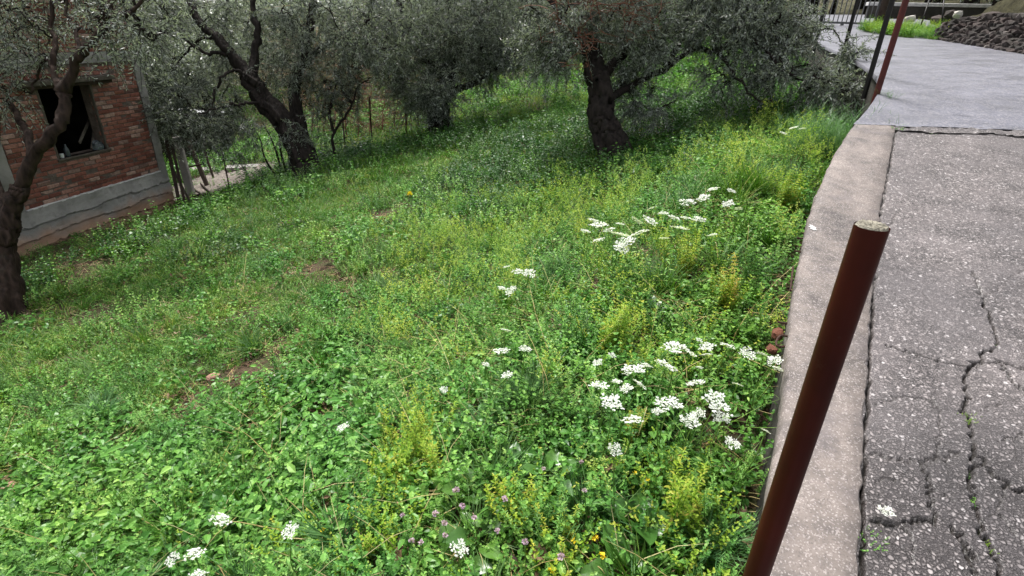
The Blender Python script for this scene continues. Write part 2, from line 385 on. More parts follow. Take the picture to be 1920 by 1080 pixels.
# smooth wet concrete lane
t = NT('wet_concrete_lane'); c = t.pos(); mp = t.n('ShaderNodeMapping'); t.t.links.new(c, mp.inputs[0]); mp.inputs['Scale'].default_value = (.9, 1.7, 1); mp.inputs['Rotation'].default_value = (0, 0, .1)
st = t.noise(mp.outputs[0], 3.2, 9, .72); col = t.ramp(st, [(.32, (.078, .078, .098)), (.46, (.115, .115, .143)), (.58, (.147, .147, .18)), (.72, (.182, .18, .215))])
sp = t.voro(c, 75, 'F1', 'Color'); s3 = t.n('ShaderNodeSeparateColor'); t.t.links.new(sp, s3.inputs[0])
col = t.mix(t.math('MULTIPLY', t.ramp(s3.outputs[0], [(.5, (0, 0, 0)), (.95, (1, 1, 1))]), .6), col, (.30, .285, .29))
dk = t.ramp(t.noise(mp.outputs[0], 1.3, 8, .68), [(.46, (0, 0, 0)), (.66, (1, 1, 1))]); col = t.mix(t.math('MULTIPLY', dk, .55), col, (.075, .074, .082))
MAT['lane'] = t.principled(col, t.ramp(st, [(.35, (.42, .42, .42)), (.65, (.55, .55, .55))]), .5, t.bump(t.noise(c, 140, 5, .7), .6, .004))
# coping concrete
t = NT('pinkish_concrete'); c = t.pos(); n1 = t.noise(c, 2.3, 6, .6); n2 = t.noise(c, 16, 6, .6)
col = t.ramp(t.math('ADD', t.math('MULTIPLY', n1, .6), t.math('MULTIPLY', n2, .4)), [(.36, (.068, .06, .057)), (.45, (.128, .11, .101)), (.54, (.185, .156, .141)), (.66, (.25, .213, .193))])
vz = t.voro(c, 230, 'F1', 'Color'); s3 = t.n('ShaderNodeSeparateColor'); t.t.links.new(vz, s3.inputs[0])
col = t.mix(t.ramp(s3.outputs[0], [(.75, (0, 0, 0)), (.95, (.45, .45, .45))]), col, (.48, .43, .42))
col = t.mix(t.ramp(s3.outputs[1], [(.8, (0, 0, 0)), (.97, (.5, .5, .5))]), col, (.09, .075, .075))
col = t.mix(t.math('MULTIPLY', t.ramp(t.noise(c, 5, 5), [(.55, (0, 0, 0)), (.7, (1, 1, 1))]), .5), col, (.13, .115, .12))
MAT['coping'] = t.principled(col, .72, .35, t.bump(t.math('ADD', t.noise(c, 120, 6, .7), s3.outputs[2]), .45, .004))
def concrete(name, a, b, sc=2.5, stain=(.08, .075, .07), board=0.0):
    t = NT(name); c = t.pos(); n1 = t.noise(c, sc, 7, .6); col = t.ramp(n1, [(.3, a), (.7, b)])
    col = t.mix(t.math('MULTIPLY', t.ramp(t.noise(c, sc * 2.7, 6), [(.52, (0, 0, 0)), (.7, (1, 1, 1))]), .55), col, stain)
    h = t.noise(c, 60, 8, .7)
    return t.principled(col, .85, .25, t.bump(h, .6, .012))
MAT['concrete'] = concrete('weathered_concrete', (.20, .19, .18), (.36, .34, .32))
MAT['concrete_dark'] = concrete('mossy_dark_concrete', (.03, .028, .024), (.08, .074, .064), stain=(.03, .035, .02))
# plinth with clay stain towards the bottom edge (splash-back of red soil)
t = NT('plinth_concrete'); c = t.pos(); col = t.ramp(t.noise(c, 3, 7, .6), [(.3, (.26, .25, .24)), (.7, (.46, .44, .42))])
bl = t.ramp(t.noise(c, 6, 7), [(.52, (0, 0, 0)), (.68, (1, 1, 1))]); col = t.mix(t.math('MULTIPLY', bl, .5), col, (.09, .085, .085))
sx = t.n('ShaderNodeSeparateXYZ'); t.t.links.new(c, sx.inputs[0]); hgt = t.math('ADD', sx.outputs[2], t.math('MULTIPLY', t.noise(c, 2.2, 5), .5))
clay = t.ramp(hgt, [(.0, (0, 0, 0)), (1, (1, 1, 1))]); clay = t.math('SUBTRACT', 1.0, t.n('ShaderNodeMapRange', i_0=hgt, i_1=-1.42, i_2=-1.18).outputs[0])
col = t.mix(t.math('MULTIPLY', clay, .85), col, (.44, .26, .165))
MAT['plinth'] = t.principled(col, .88, .2, t.bump(t.noise(c, 40, 8, .7), .8, .015))
# brick
t = NT('brick'); k = t.math('FRACT', t.math('ADD', t.orand(), t.attr('v'))); c = t.pos()
col = t.ramp(k, [(0, (.15, .058, .044)), (.3, (.25, .092, .066)), (.5, (.31, .125, .09)), (.7, (.38, .19, .145)), (.9, (.48, .33, .27)), (1, (.12, .065, .055))])
col = t.mix(t.ramp(t.noise(c, 22, 6), [(.4, (0, 0, 0)), (.75, (.75, .75, .75))]), col, (.12, .05, .04))
col = t.mix(t.ramp(t.noise(c, 55, 6), [(.58, (0, 0, 0)), (.75, (.6, .6, .6))]), col, (.30, .22, .18))
MAT['brick'] = t.principled(col, .88, .2, t.bump(t.noise(c, 70, 8, .7), .8, .01))
MAT['mortar'] = plain('grey_mortar', (.14, .11, .095), .95, .1, .35, 9, .8, .02, 'pos')
MAT['wood'] = plain('grey_weathered_wood', (.10, .085, .07), .85, .2, .4, 9, .6, .01)
MAT['wood_dark'] = plain('dark_wet_wood', (.045, .03, .022), .7, .3, .4, 9, .6, .01)
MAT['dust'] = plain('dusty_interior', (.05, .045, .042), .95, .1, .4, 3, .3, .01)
MAT['plastic'] = plain('cloudy_plastic', (.06, .072, .078), .25, .5, .2, 20, .2, .004)
MAT['plastic_white'] = plain('white_plastic', (.7, .72, .72), .35, .5, .05)
MAT['rust'] = plain('rusty_iron', (.045, .022, .015), .8, .3, .5, 40, .5, .003)
t = NT('maroon_paint'); c = t.pos(); col = t.ramp(t.noise(c, 6, 5), [(.3, (.028, .0055, .004)), (.7, (.058, .0095, .006))])
chip = t.ramp(t.noise(c, 45, 6), [(.66, (0, 0, 0)), (.72, (1, 1, 1))]); col = t.mix(t.math('MULTIPLY', chip, .5), col, (.05, .02, .013))
MAT['maroon'] = t.principled(col, .42, .16, t.bump(t.noise(c, 90, 5), .15, .002))
MAT['maroon_red'] = plain('worn_red_paint', (.075, .014, .012), .5, .3, .3, 15, .2, .002, 'pos')
MAT['black_paint'] = plain('blackish_paint', (.010, .008, .008), .5, .3, .3, 15, .2, .002, 'pos')
MAT['cement'] = plain('pale_cement', (.27, .25, .2), .9, .2, .3, 60, .9, .006, 'pos')
t = NT('dark_field_stone'); c = t.pos(); r = t.orand(); col = t.ramp(r, [(0, (.022, .018, .017)), (.5, (.042, .032, .030)), (.88, (.07, .05, .046)), (1, (.16, .14, .13))])
col = t.mix(t.ramp(t.noise(c, 9, 6), [(.4, (0, 0, 0)), (.7, (.7, .7, .7))]), col, (.022, .022, .016))
MAT['stone'] = t.principled(col, .8, .3, t.bump(t.noise(c, 30, 8, .7), .8, .02))
MAT['pale_stone'] = plain('pale_stone', (.52, .49, .45), .85, .2, .25, 20, .6, .008)
MAT['clay_stone'] = plain('pink_clay_stone', (.42, .24, .18), .9, .2, .35, 14, .8, .01)
MAT['terracotta'] = plain('broken_terracotta', (.17, .07, .045), .9, .2, .3, 20, .6, .008)
MAT['gate'] = plain('grey_gate_paint', (.11, .11, .115), .5, .4)
MAT['gravel'] = plain('pale_gravel', (.19, .165, .145), .95, .15, .5, 14, .9, .02, 'pos')
MAT['sheet'] = plain('pale_roofing_sheet', (.55, .56, .58), .6, .4, .2, 6)
MAT['white_wall'] = plain('white_rail_paint', (.62, .61, .60), .7, .3)
MAT['earth_bank'] = plain('mossy_earth_bank', (.045, .042, .024), .95, .1, .5, 7, 1.0, .03, 'pos')
MAT['yard'] = plain('pale_yard_concrete', (.30, .29, .31), .6, .4, .2, 3, .3, .005, 'pos')

# ------------------------------------------------------------------ ground sheet
def sheet(name, xs, ys, fn, mat, keep=None, smooth=True):
    X, Y = np.meshgrid(xs, ys); Zz = fn(X, Y); nx, ny = len(xs), len(ys)
    V = np.stack([X, Y, Zz], -1).reshape(-1, 3); i = np.arange(ny - 1)[:, None] * nx; j = np.arange(nx - 1)[None, :]
    Q = np.stack([i + j, i + j + 1, i + nx + j + 1, i + nx + j], -1).reshape(-1, 4)
    if keep is not None:
        cm = V[Q].mean(1); Q = Q[keep(cm[:, 0], cm[:, 1])]
    mb = MB(); mb.add(V, Q, v=0); return mb
def zground(x, y):
    dw = x - xwall(y)
    road = zroad(x, y) - .30
    z = np.where(dw < .18, zgrass(x, y), road)
    far = .05 * np.clip(np.hypot(x, y) - 60, 0, 200)
    side = .30 * np.clip(dw - 8, 0, 40) * .5
    return z + far + side
xs = np.concatenate([np.linspace(-220, -30, 14), np.linspace(-28, -11, 18), np.linspace(-10.8, 10, 190), np.linspace(10.5, 30, 20), np.linspace(40, 220, 12)])
ys = np.concatenate([np.linspace(-60, -4, 8), np.linspace(-3, 18, 200), np.linspace(18.5, 50, 40), np.linspace(56, 300, 14)])
ground = put('ground', sheet('ground', xs, ys, zground, None), MAT['soil'], smooth=True); tag(ground, kind='structure', label='sloping brown soil of the olive grove')

# ------------------------------------------------------------------ road
joint_y0 = float(hitroad(1680, 240)[1]); jr = hitroad(1915, 247); jl = hitroad(1680, 240)
def yjoint(x): return jl[1] + (x - jl[0]) * (jr[1] - jl[1]) / (jr[0] - jl[0])
CWY = [hitroad(*p) for p in ((1612, 1080), (1618, 850), (1632, 600), (1650, 400), (1665, 320), (1680, 240))]
CWY = np.array([CWY[0] + (CWY[0] - CWY[1]) * 4] + CWY)
def xcrack(y): return np.interp(y, CWY[:, 1], CWY[:, 0])
def crackline(pts, k=14, amp=.009):
    p = np.array([hitroad(*q)[:2] for q in pts]); out = []
    for a, b in zip(p[:-1], p[1:]):
        for u in np.arange(k) / k: out.append(a + (b - a) * u)
    out.append(p[-1]); out = np.array(out); out[1:-1] += rng.normal(0, amp, out[1:-1].shape); return out
cr = []
cr.append((np.array([[xcrack(y) + rng.normal(.004, .006), y] for y in np.arange(-.6, jl[1], .03)]), .009, .035))
cr.append((crackline([(1825, 510), (1850, 580), (1872, 640), (1815, 690), (1808, 760), (1828, 850), (1818, 920), (1850, 1010), (1880, 1090)]), .007, .03))
cr.append((crackline([(1660, 648), (1720, 664), (1808, 688), (1870, 676), (1930, 695)]), .0045, .02))
cr.append((crackline([(1618, 850), (1690, 862), (1740, 862), (1800, 850)]), .0035, .015))
cr.append((crackline([(1632, 978), (1690, 986), (1750, 975), (1742, 915), (1733, 870)]), .006, .02))
cr.append((crackline([(1822, 850), (1880, 905), (1935, 935)]), .006, .02))
cr.append((crackline([(1785, 985), (1815, 1040), (1840, 1095)]), .008, .025))
cr.append((crackline([(1845, 565), (1880, 530), (1925, 500)]), .003, .012))
cr.append((crackline([(1872, 680), (1900, 720), (1925, 740)]), .005, .02))
cr.append((crackline([(1655, 440), (1680, 402)], 5), .004, .02))
for a_, b_, c_, d_ in ((1640, 760, 1700, 745), (1700, 745, 1760, 770), (1640, 905, 1690, 900), (1735, 930, 1790, 940), (1745, 870, 1760, 800), (1760, 800, 1745, 745), (1870, 830, 1920, 815), (1835, 770, 1880, 760), (1700, 985, 1710, 1060), (1860, 960, 1900, 1000), (1900, 1000, 1930, 1060), (1700, 540, 1740, 560), (1640, 560, 1690, 545), (1880, 905, 1870, 960)):
    cr.append((crackline([(a_, b_), ((a_ + c_) / 2 + 6, (b_ + d_) / 2 - 5), (c_, d_)], 6, .006), .0028, .012))
SEG = np.concatenate([np.hstack([c[0][:-1], c[0][1:], np.full((len(c[0]) - 1, 1), c[1]), np.full((len(c[0]) - 1, 1), c[2])]) for c in cr])
def crackdepth(x, y):
    shp = x.shape; x = x.ravel(); y = y.ravel(); best = np.zeros(len(x))
    wob = .85 + .45 * vnoise(x, y, .05, 5)
    for a0, a1, b0, b1, w, dep in SEG:
        mk = (x > min(a0, b0) - .03) & (x < max(a0, b0) + .03) & (y > min(a1, b1) - .03) & (y < max(a1, b1) + .03)
        if not mk.any(): continue
        dx, dy = b0 - a0, b1 - a1; tt = np.clip(((x[mk] - a0) * dx + (y[mk] - a1) * dy) / (dx * dx + dy * dy + 1e-12), 0, 1)
        dist = np.hypot(x[mk] - a0 - tt * dx, y[mk] - a1 - tt * dy)
        k = np.clip((w * .58 * wob[mk] - dist) / .003 + .5, 0, 1) * (dep / .035)
        best[mk] = np.maximum(best[mk], k)
    return best.reshape(shp)
mb = MB()
for (xa, xb, ya, yb, st_) in ((.2, 3.2, .55, 2.3, .0048), (.9, 4.75, 2.3, jl[1] + .5, .0085)):
    gx = np.arange(xa, xb, st_); gy = np.append(np.arange(ya, yb - st_ * .5, st_), yb)
    X, Y = np.meshgrid(gx, gy); K = crackdepth(X, Y)
    Zr = zroad(X, Y) - .03 * K + .005 * (vnoise(X, Y, .25, 3) - .5) - .006 * np.clip(vnoise(X, Y, .06, 6) - .8, 0, 1)
    V = np.stack([X, Y, Zr], -1).reshape(-1, 3); nx, ny = len(gx), len(gy)
    i = np.arange(ny - 1)[:, None] * nx; j = np.arange(nx - 1)[None, :]
    Q = np.stack([i + j, i + j + 1, i + nx + j + 1, i + nx + j], -1).reshape(-1, 4); cm = V[Q].mean(1)
    Q = Q[(cm[:, 0] > xcrack(cm[:, 1]) - .04) & (cm[:, 0] < .98 * cm[:, 1] + .75) & (cm[:, 1] < yjoint(cm[:, 0]) + .06)]
    use = np.unique(Q); mp_ = np.full(len(V), -1); mp_[use] = np.arange(len(use))
    mb.add(V[use], mp_[Q], v=np.clip(K.ravel()[use] * 1.8, 0, 1))
road = put('road', mb, MAT['asphalt'], smooth=True); tag(road, kind='structure', label='cracked worn asphalt of the near road')
# the rest of the near road, behind and beside the view
X2 = np.arange(-1.5, 6.6, .15); Y2 = np.arange(-6, 5.4, .15)
mb = sheet('x', X2, Y2, lambda x, y: zroad(x, y) - .05, None, keep=lambda x, y: (x > xwall(y) + .22) & (x < 6.2) & (y < yjoint(x) + .1))
put('road_bed', mb, MAT['asphalt'], smooth=True)['kind'] = 'structure'
# smooth lane further up
XR = lambda y: np.interp(y, [4, 8.6, 11.5, 14, 24], [9.0, 8.3, 9.3, 11.0, 13.5])
gy = np.concatenate([np.arange(jl[1] - .3, jl[1] + .5, .02), np.arange(jl[1] + .5, 24, .06)]); us = np.concatenate([[0, 0], np.linspace(.0, 1, 150) ** 1.25])
Yl, Ul = np.meshgrid(gy, us, indexing='ij'); Xl = xwall(Yl) + .012 * (vnoise(Yl, Yl * 0, .2, 71) - .5) + Ul * (XR(Yl) - xwall(Yl)); Zl = zroad(Xl, Yl) + .012 + .006 * (vnoise(Xl, Yl, .6, 8) - .5); Zl[:, 0] -= .05
V = np.stack([Xl, Yl, Zl], -1).reshape(-1, 3); n = len(us); i = np.arange(len(gy) - 1)[:, None] * n; j = np.arange(n - 1)[None, :]; Q = np.stack([i + j, i + j + 1, i + n + j + 1, i + n + j], -1).reshape(-1, 4); cm = V[Q].mean(1)
Q = Q[cm[:, 1] > yjoint(cm[:, 0]) + .05 * (vnoise(cm[:, 0], cm[:, 1], .14, 4) - .5)]; mb = MB(); mb.add(V, Q, v=0)
lane = put('road', mb, MAT['lane'], smooth=True); tag(lane, kind='structure', label='damp smooth concrete lane rising to the gate')

gx = np.arange(jl[0] - .05, 5.4, .02); gy = np.arange(jl[1] - .25, jl[1] + .5, .02)
mb = sheet('x', gx, gy, lambda x, y: zroad(x, y) + .003 + .014 * vnoise(x, y, .045, 61), None, keep=lambda x, y: np.abs(y - yjoint(x) + .045) < .02 + .085 * vnoise(x, y, .16, 62))
tag(put('joint_rubble', mb, MAT['asphalt']), 'crumbled gravel filling the joint across the road', 'gravel', kind='stuff')

# ------------------------------------------------------------------ retaining wall with coping
rw = empty('retaining_wall', (1.3, 2.3, 0)); tag(rw, 'low concrete retaining wall with pinkish coping between road and grass', 'wall')
ysq = np.arange(-1.5, jl[1] + .03, .03); mb = MB(); rows = []
for y in ysq:
    xl = xwall(y) + rng.normal(0, .003) + .008 * (vnoise(0, y, .25, 11) - .5); xr = max(xcrack(min(y, jl[1])) - .004 + rng.normal(0, .004), xl + .1) if y <= jl[1] else xwall(y) + .31
    z = float(zroad(xl, y)) + .012
    prof = [(xl + .006, z - .13), (xl, z - .02), (xl + .012, z + .001)] + [(xl + .012 + (xr - xl - .02) * u, z + .003 * (vnoise(u * 3, y, .2, 12) - .5)) for u in (.25, .5, .75)] + [(xr - .008, z), (xr, z - .012), (xr, z - .09)]
    rows.append([(a, y, b) for a, b in prof])
V = np.array(rows).reshape(-1, 3); n = len(rows[0]); i = np.arange(len(rows) - 1)[:, None] * n; j = np.arange(n - 1)[None, :]
mb.add(V, np.stack([i + j, i + j + 1, i + n + j + 1, i + n + j], -1).reshape(-1, 4), v=.5)
put('coping', mb, MAT['coping'], rw, smooth=True)
mb = MB(); rows = []
for y in np.arange(-1.5, 15.1, .06):
    xl = float(xwall(y)) + .03; z = float(np.interp(y, RY, RZ)); top = z - .12 if y < jl[1] + .3 else z - .05
    w = .02 * (vnoise(1, y, .4, 14) - .5)
    rows.append([(xl - .05 + w, y, z - 1.6), (xl - .02 + w, y, z - .6), (xl + w, y, top), (xl + .02, y, top), (xl + .10, y, top), (xl + .11, y, z - .3)])
V = np.array(rows).reshape(-1, 3); n = 6; i = np.arange(len(rows) - 1)[:, None] * n; j = np.arange(n - 1)[None, :]
mb.add(V, np.stack([i + j, i + j + 1, i + n + j + 1, i + n + j], -1).reshape(-1, 4), v=.5)
put('wall_face', mb, MAT['concrete_dark'], rw)

# ------------------------------------------------------------------ brick house
HC = PT(325, 390, 10.9); vpd = ray(1150, 65); HA = norm(np.array([vpd[0], vpd[1], 0])); HN = np.array([HA[1], -HA[0], 0]); HZ = np.array([0, 0, 1.0])
def HP(s, d, z): return np.array([HC[0], HC[1], 0]) - HA * s + HN * d + HZ * z
HAX = np.array([-HA, HN, HZ])
def hbox(mb, s0, s1, d0, d1, z0, z1, **kw): box(mb, HP((s0 + s1) / 2, (d0 + d1) / 2, (z0 + z1) / 2), (s1 - s0, d1 - d0, z1 - z0), HAX, **kw)
def fac(px, py, d=0.0):
    v = ray(px, py); t = ((HP(0, d, 0) - CAM) @ HN) / (v @ HN); p = CAM + v * t; q = HP(0, 0, 0) - p; return q @ HA, p[2]
house = empty('brick_house', HP(1.5, 0, -2.0)); tag(house, 'unfinished red brick house with bare concrete plinth and an open dark window', 'house')
WS0, WS1, WZ0, WZ1 = 1.08, 2.02, -.53, .55      # window opening
PT_Z, BM0, BM1, TOPZ = -1.15, .83, .98, 2.3
mb = MB(); EW = 4.4
hbox(mb, .10, WS0, -.22, 0, PT_Z, BM0); hbox(mb, WS1, EW, -.22, 0, PT_Z, BM0)
hbox(mb, WS0, WS1, -.22, 0, PT_Z, WZ0); hbox(mb, WS0, WS1, -.22, 0, WZ1 + .09, BM0); hbox(mb, .02, EW, -.22, 0, BM1, TOPZ)
put('wall', mb, MAT['mortar'], house)
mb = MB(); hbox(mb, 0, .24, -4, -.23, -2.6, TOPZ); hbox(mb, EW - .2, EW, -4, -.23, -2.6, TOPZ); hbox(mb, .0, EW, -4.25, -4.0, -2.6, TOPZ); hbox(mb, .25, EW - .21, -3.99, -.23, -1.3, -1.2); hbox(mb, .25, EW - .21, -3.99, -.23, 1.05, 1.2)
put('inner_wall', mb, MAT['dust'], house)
mb = MB(); hbox(mb, -.15, EW + .15, -4.4, .18, TOPZ, TOPZ + .14, cham=.02); put('roof', mb, MAT['concrete'], house)
def rough_panel(name, s0, s1, z0, z1, d, mat, parent, amp=.012, ds=.04, thick=.1, seams=()):
    ss = np.arange(s0, s1 + ds, ds); zs = np.arange(z0, z1 + ds / 2, ds / 2); rows = []
    for z in zs:
        r = []
        for s_ in ss:
            o = amp * (vnoise(s_, z, .22, 21) - .5) * 2 + amp * .5 * (vnoise(s_, z, .05, 22) - .5)
            for zb in seams:
                w = zb + .05 * (vnoise(s_, zb * 7, .35, 23) - .5) + .03 * (vnoise(s_, zb * 9, .08, 24) - .5)
                dz = z - w
                if dz > 0: o += .028 * math.exp(-dz / .10)
                elif dz > -.022: o -= .022
            r.append(HP(s_, d + o, z))
        rows.append(r)
    V = np.array(rows).reshape(-1, 3); n = len(ss); i = np.arange(len(zs) - 1)[:, None] * n; j = np.arange(n - 1)[None, :]
    mb = MB(); mb.add(V, np.stack([i + j, i + n + j, i + n + j + 1, i + j + 1], -1).reshape(-1, 4), v=.5)
    hbox(mb, s0, s1, d - thick, d - amp * 2 - .012, z0, z1)
    return put(name, mb, mat, parent, smooth=False)
rough_panel('plinth', -.02, EW, -2.7, PT_Z, .045, MAT['plinth'], house, .014, .03, .25, (-1.36, -1.55, -1.72, -1.95))
rough_panel('corner_column', -.05, .125, PT_Z + .003, BM0, .02, MAT['concrete'], house, .016, .03, .2)
rough_panel('corner_column', 2.80, 3.06, PT_Z + .003, BM0, .022, MAT['concrete'], house, .012, .03, .2)
rough_panel('ring_beam', -.06, EW, BM0, BM1, .03, MAT['concrete'], house, .010, .03, .2)
mb = MB()
for k_ in range(34):
    s_ = .14 + k_ * .078; hbox(mb, s_, s_ + .075, -.05, .052 + rng.normal(0, .006), PT_Z + .001, PT_Z + .012 + rng.random() * .010)
put('mortar_bed', mb, MAT['white_wall'], house)
# bricks one by one
def brick_mesh(k, L=.205):
    mb = MB(); box(mb, np.zeros(3), (L, .09, .059), None, v=0, jit=.0028, cham=.006 + .003 * rng.random()); return mb.mesh('brick_%d' % k, MAT['brick'])
BM_ = [brick_mesh(k) for k in range(8)]; HB_ = [brick_mesh(10 + k, .098) for k in range(4)]
wallo = house.children[0]
rot = Matrix((tuple(-HA), tuple(HN), (0, 0, 1))).transposed().to_euler()
nb = 0; extra = MB()
def brick(s_, z, L):
    global nb
    me = random.choice(HB_ if L < .15 else BM_); p = HP(s_, -.037 + rng.normal(0, .004), z)
    if nb < 300 and z < BM0 and s_ < 2.85:
        o = link('brick', me, wallo); o.location = tuple(p - parent_loc(wallo)); o.rotation_euler = (rot[0], rot[1] + rng.normal(0, .012), rot[2] + rng.normal(0, .012)); nb += 1
    else: box(extra, p, (L, .09, .059), HAX, v=rng.random(), jit=.002, cham=.006)
def course(z, s0, s1, odd):
    s_ = s0 + (.10 if odd else .0); first = True
    if odd: brick(s0 + .05, z, .10)
    while s_ + .10 < s1 + .03:
        L = min(.205, s1 - s_)
        if L > .15: brick(s_ + .1025, z, .205)
        elif L > .07: brick(s_ + .05, z, .10)
        s_ += .213 + rng.normal(0, .003)
zc = PT_Z + .045; r_ = 0
while zc < BM0 - .02:
    if WZ0 - .03 < zc < WZ1 + .1:
        course(zc, .135, WS0 - .01, r_ % 2); course(zc, WS1 + .02, 2.79, r_ % 2)
    else: course(zc, .135, 2.79, r_ % 2)
    course(zc, 3.07, EW - .1, r_ % 2)
    zc += .0685; r_ += 1
zc = BM1 + .045
while zc < TOPZ - .02:
    course(zc, .03, EW - .05, r_ % 2); zc += .0685; r_ += 1
tag(put('brick_courses', extra, MAT['brick'], house), kind='stuff')
# window
win = put('window', (lambda m: (hbox(m, WS0 - .03, WS1 + .03, -.10, .03, WZ0 - .035, WZ0, cham=.006), m)[1])(MB()), MAT['wood'], house, origin=HP(1.5, 0, WZ0))
mb = MB(); hbox(mb, WS0 - .012, WS0 + .022, -.05, .004, WZ0 + .002, WZ1, cham=.005); put('jamb', mb, MAT['wood'], win)
mb = MB(); hbox(mb, WS1 - .022, WS1 + .012, -.05, .004, WZ0 + .002, WZ1, cham=.005); put('jamb', mb, MAT['wood'], win)
mb = MB(); hbox(mb, .70, 2.35, -.15, .14, WZ1 + .015, WZ1 + .085, cham=.008, jit=.002); put('lintel', mb, MAT['wood'], win)
mb = MB(); hbox(mb, .72, 2.3, -.18, .09, WZ1 - .035, WZ1 + .012, cham=.006, jit=.002); put('lintel_board', mb, MAT['wood_dark'], win)
# things lying in the window
def prop_board(px0, py0, px1, py1, d0, d1, lab):
    s0, z0 = fac(px0, py0, d0); s1, z1 = fac(px1, py1, d1); a = HP(s0, d0, max(z0, WZ0 + .01)); b = HP(s1, d1, z1)
    ax2 = norm(b - a); ax0 = norm(np.cross(HN, ax2)); ax1 = np.cross(ax2, ax0); mb = MB(); box(mb, (a + b) / 2, (.045, .02, np.linalg.norm(b - a)), np.array([ax0, ax1, ax2]), cham=.003)
    tag(put('wooden_batten', mb, MAT['wood'], origin=a), lab, 'batten')
prop_board(149, 268, 176, 205, -.12, -.5, 'slanting grey wooden batten inside the house window')
prop_board(172, 279, 182, 200, -.10, -.55, 'steeper grey wooden batten near the window jamb')
def lathe(mb, base, prof, n=10, m=0, v=.5):
    p = np.array([[base[0], base[1], base[2] + z] for r, z in prof]); tube(mb, p, [r for r, z in prof], n, m, v)
mb = MB(); b = HP(*(lambda s: (s[0], -.05, WZ0))(fac(128, 292, -.05)))
lathe(mb, b, [(.035, 0), (.038, .01), (.038, .10), (.034, .12), (.016, .15), (.014, .17), (.015, .19)]); tag(put('plastic_bottle', mb, MAT['plastic'], origin=b, smooth=True), 'cloudy plastic bottle standing on the window sill', 'bottle')
mb = MB(); s_, z_ = fac(186, 272, -.06); th = np.linspace(0, 2 * math.pi, 13)[:-1]
ph_ = np.linspace(.05, math.pi / 2, 7); V = []
for p_ in ph_[::-1]:
    for a in th:
        r = 1 + .35 * (vnoise(a * 2, p_ * 3, .5, 31) - .5)
        V.append(HP(s_ + .10 * r * math.sin(p_) * math.cos(a), -.10 + .09 * r * math.sin(p_) * math.sin(a), WZ0 + .14 * r * math.cos(p_)))
i = np.arange(6)[:, None] * 12; j = np.arange(12)[None, :]
mb.add(V, np.stack([i + j, i + (j + 1) % 12, i + 12 + (j + 1) % 12, i + 12 + j], -1).reshape(-1, 4), v=.5)
tag(put('plastic_bag', mb, MAT['plastic'], origin=HP(s_, -.1, WZ0)), 'crumpled translucent plastic bag in the window corner', 'bag')
mb = MB(); b = HP(*(lambda s: (s[0], -.04, WZ0))(fac(117, 295, -.04))); lathe(mb, b, [(.025, 0), (.03, .06), (.031, .062)]); tag(put('plastic_cup', mb, MAT['plastic_white'], origin=b), 'small white plastic cup at the sill end', 'cup')
# lumber and posts beside the house corner
def stick(name, p0, p1, w, d, mat, lab, cat, group=None, rnd=0):
    mb = MB(); ax2 = norm(p1 - p0); ax0 = norm(np.cross(ax2, np.array([.3, -1, .1]))); ax1 = np.cross(ax2, ax0)
    if rnd: tube(mb, np.array([p0, (p0 + p1) / 2, p1]), w / 2, rnd)
    else: box(mb, (p0 + p1) / 2, (w, d, np.linalg.norm(p1 - p0)), np.array([ax0, ax1, ax2]), cham=min(w, d) * .12, jit=.001)
    return tag(put(name, mb, mat, origin=p0, smooth=bool(rnd)), lab, cat, group)
def gp(px, py, dz=0): p = hit(px, py).copy(); p[2] += dz; return p
def over(px, py, q): # point seen at the pixel, as far away as the point q
    t = (q - CAM) @ Fv; return PT(px, py, t)
q = gp(338, 388); stick('leaning_plank', q, over(312, 262, q + np.array([0, .25, 0])), .06, .03, MAT['wood_dark'], 'dark plank leaning closest to the house corner', 'plank')
q = gp(348, 386); stick('leaning_plank', q, over(322, 270, q + np.array([0, .2, 0])), .05, .03, MAT['wood_dark'], 'narrow dark plank leaning second from the house corner', 'plank')
q = gp(356, 378); stick('leaning_plank', q, over(318, 305, q + np.array([0, .2, 0])), .04, .03, MAT['wood'], 'short grey plank leaning low beside the concrete post', 'plank')
q = gp(352, 372) + np.array([0, .15, 0]); stick('concrete_post', q, over(331, 258, q), .15, .13, MAT['concrete'], 'grey concrete post standing beside the house corner', 'post')
q = gp(368, 360) + np.array([.05, .4, 0]); stick('wooden_post', q, over(352, 262, q), .09, .08, MAT['wood_dark'], 'dark wooden post behind the grey concrete post', 'post')
q = gp(432, 362); stick('fence_stake', q, over(412, 262, q), .028, .028, MAT['rust'], 'taller thin iron stake by the gravel patch', 'stake', rnd=6)
q = gp(401, 336); stick('fence_stake', q, over(384, 285, q), .05, .04, MAT['wood_dark'], 'short wooden stake between the post and the iron stake', 'stake')
q0 = over(330, 318, gp(345, 372)); q1 = over(378, 308, gp(360, 365)); stick('rail', q0, q1, .03, .02, MAT['rust'], 'thin rusty rail nailed across the concrete post', 'rail')
for k_, (a, b, lab) in enumerate([((362, 372), (398, 366), 'dark scrap board lying on the gravel near the post'), ((352, 352), (385, 372), 'long dark scrap board slanting from the post to the gravel'), ((378, 352), (402, 372), 'splintered scrap board lying crosswise on the gravel')]):
    stick('scrap_board', gp(*a, dz=.05 + .02 * k_), gp(*b, dz=.03), .06, .025, MAT['wood_dark'], lab, 'board')
for (px, py, w, lab) in ((388, 322, .9, 'pale concrete slab lying behind the leaning planks'), (455, 318, .8, 'long pale slab at the edge of the bright field')):
    q = gp(px, py, .05); mb = MB(); box(mb, q, (w, .4, .09), np.array([[math.cos(.3), math.sin(.3), 0], [-math.sin(.3), math.cos(.3), 0], [0, 0, 1]]), cham=.012, jit=.006); tag(put('concrete_slab', mb, MAT['concrete'], origin=q), lab, 'slab')
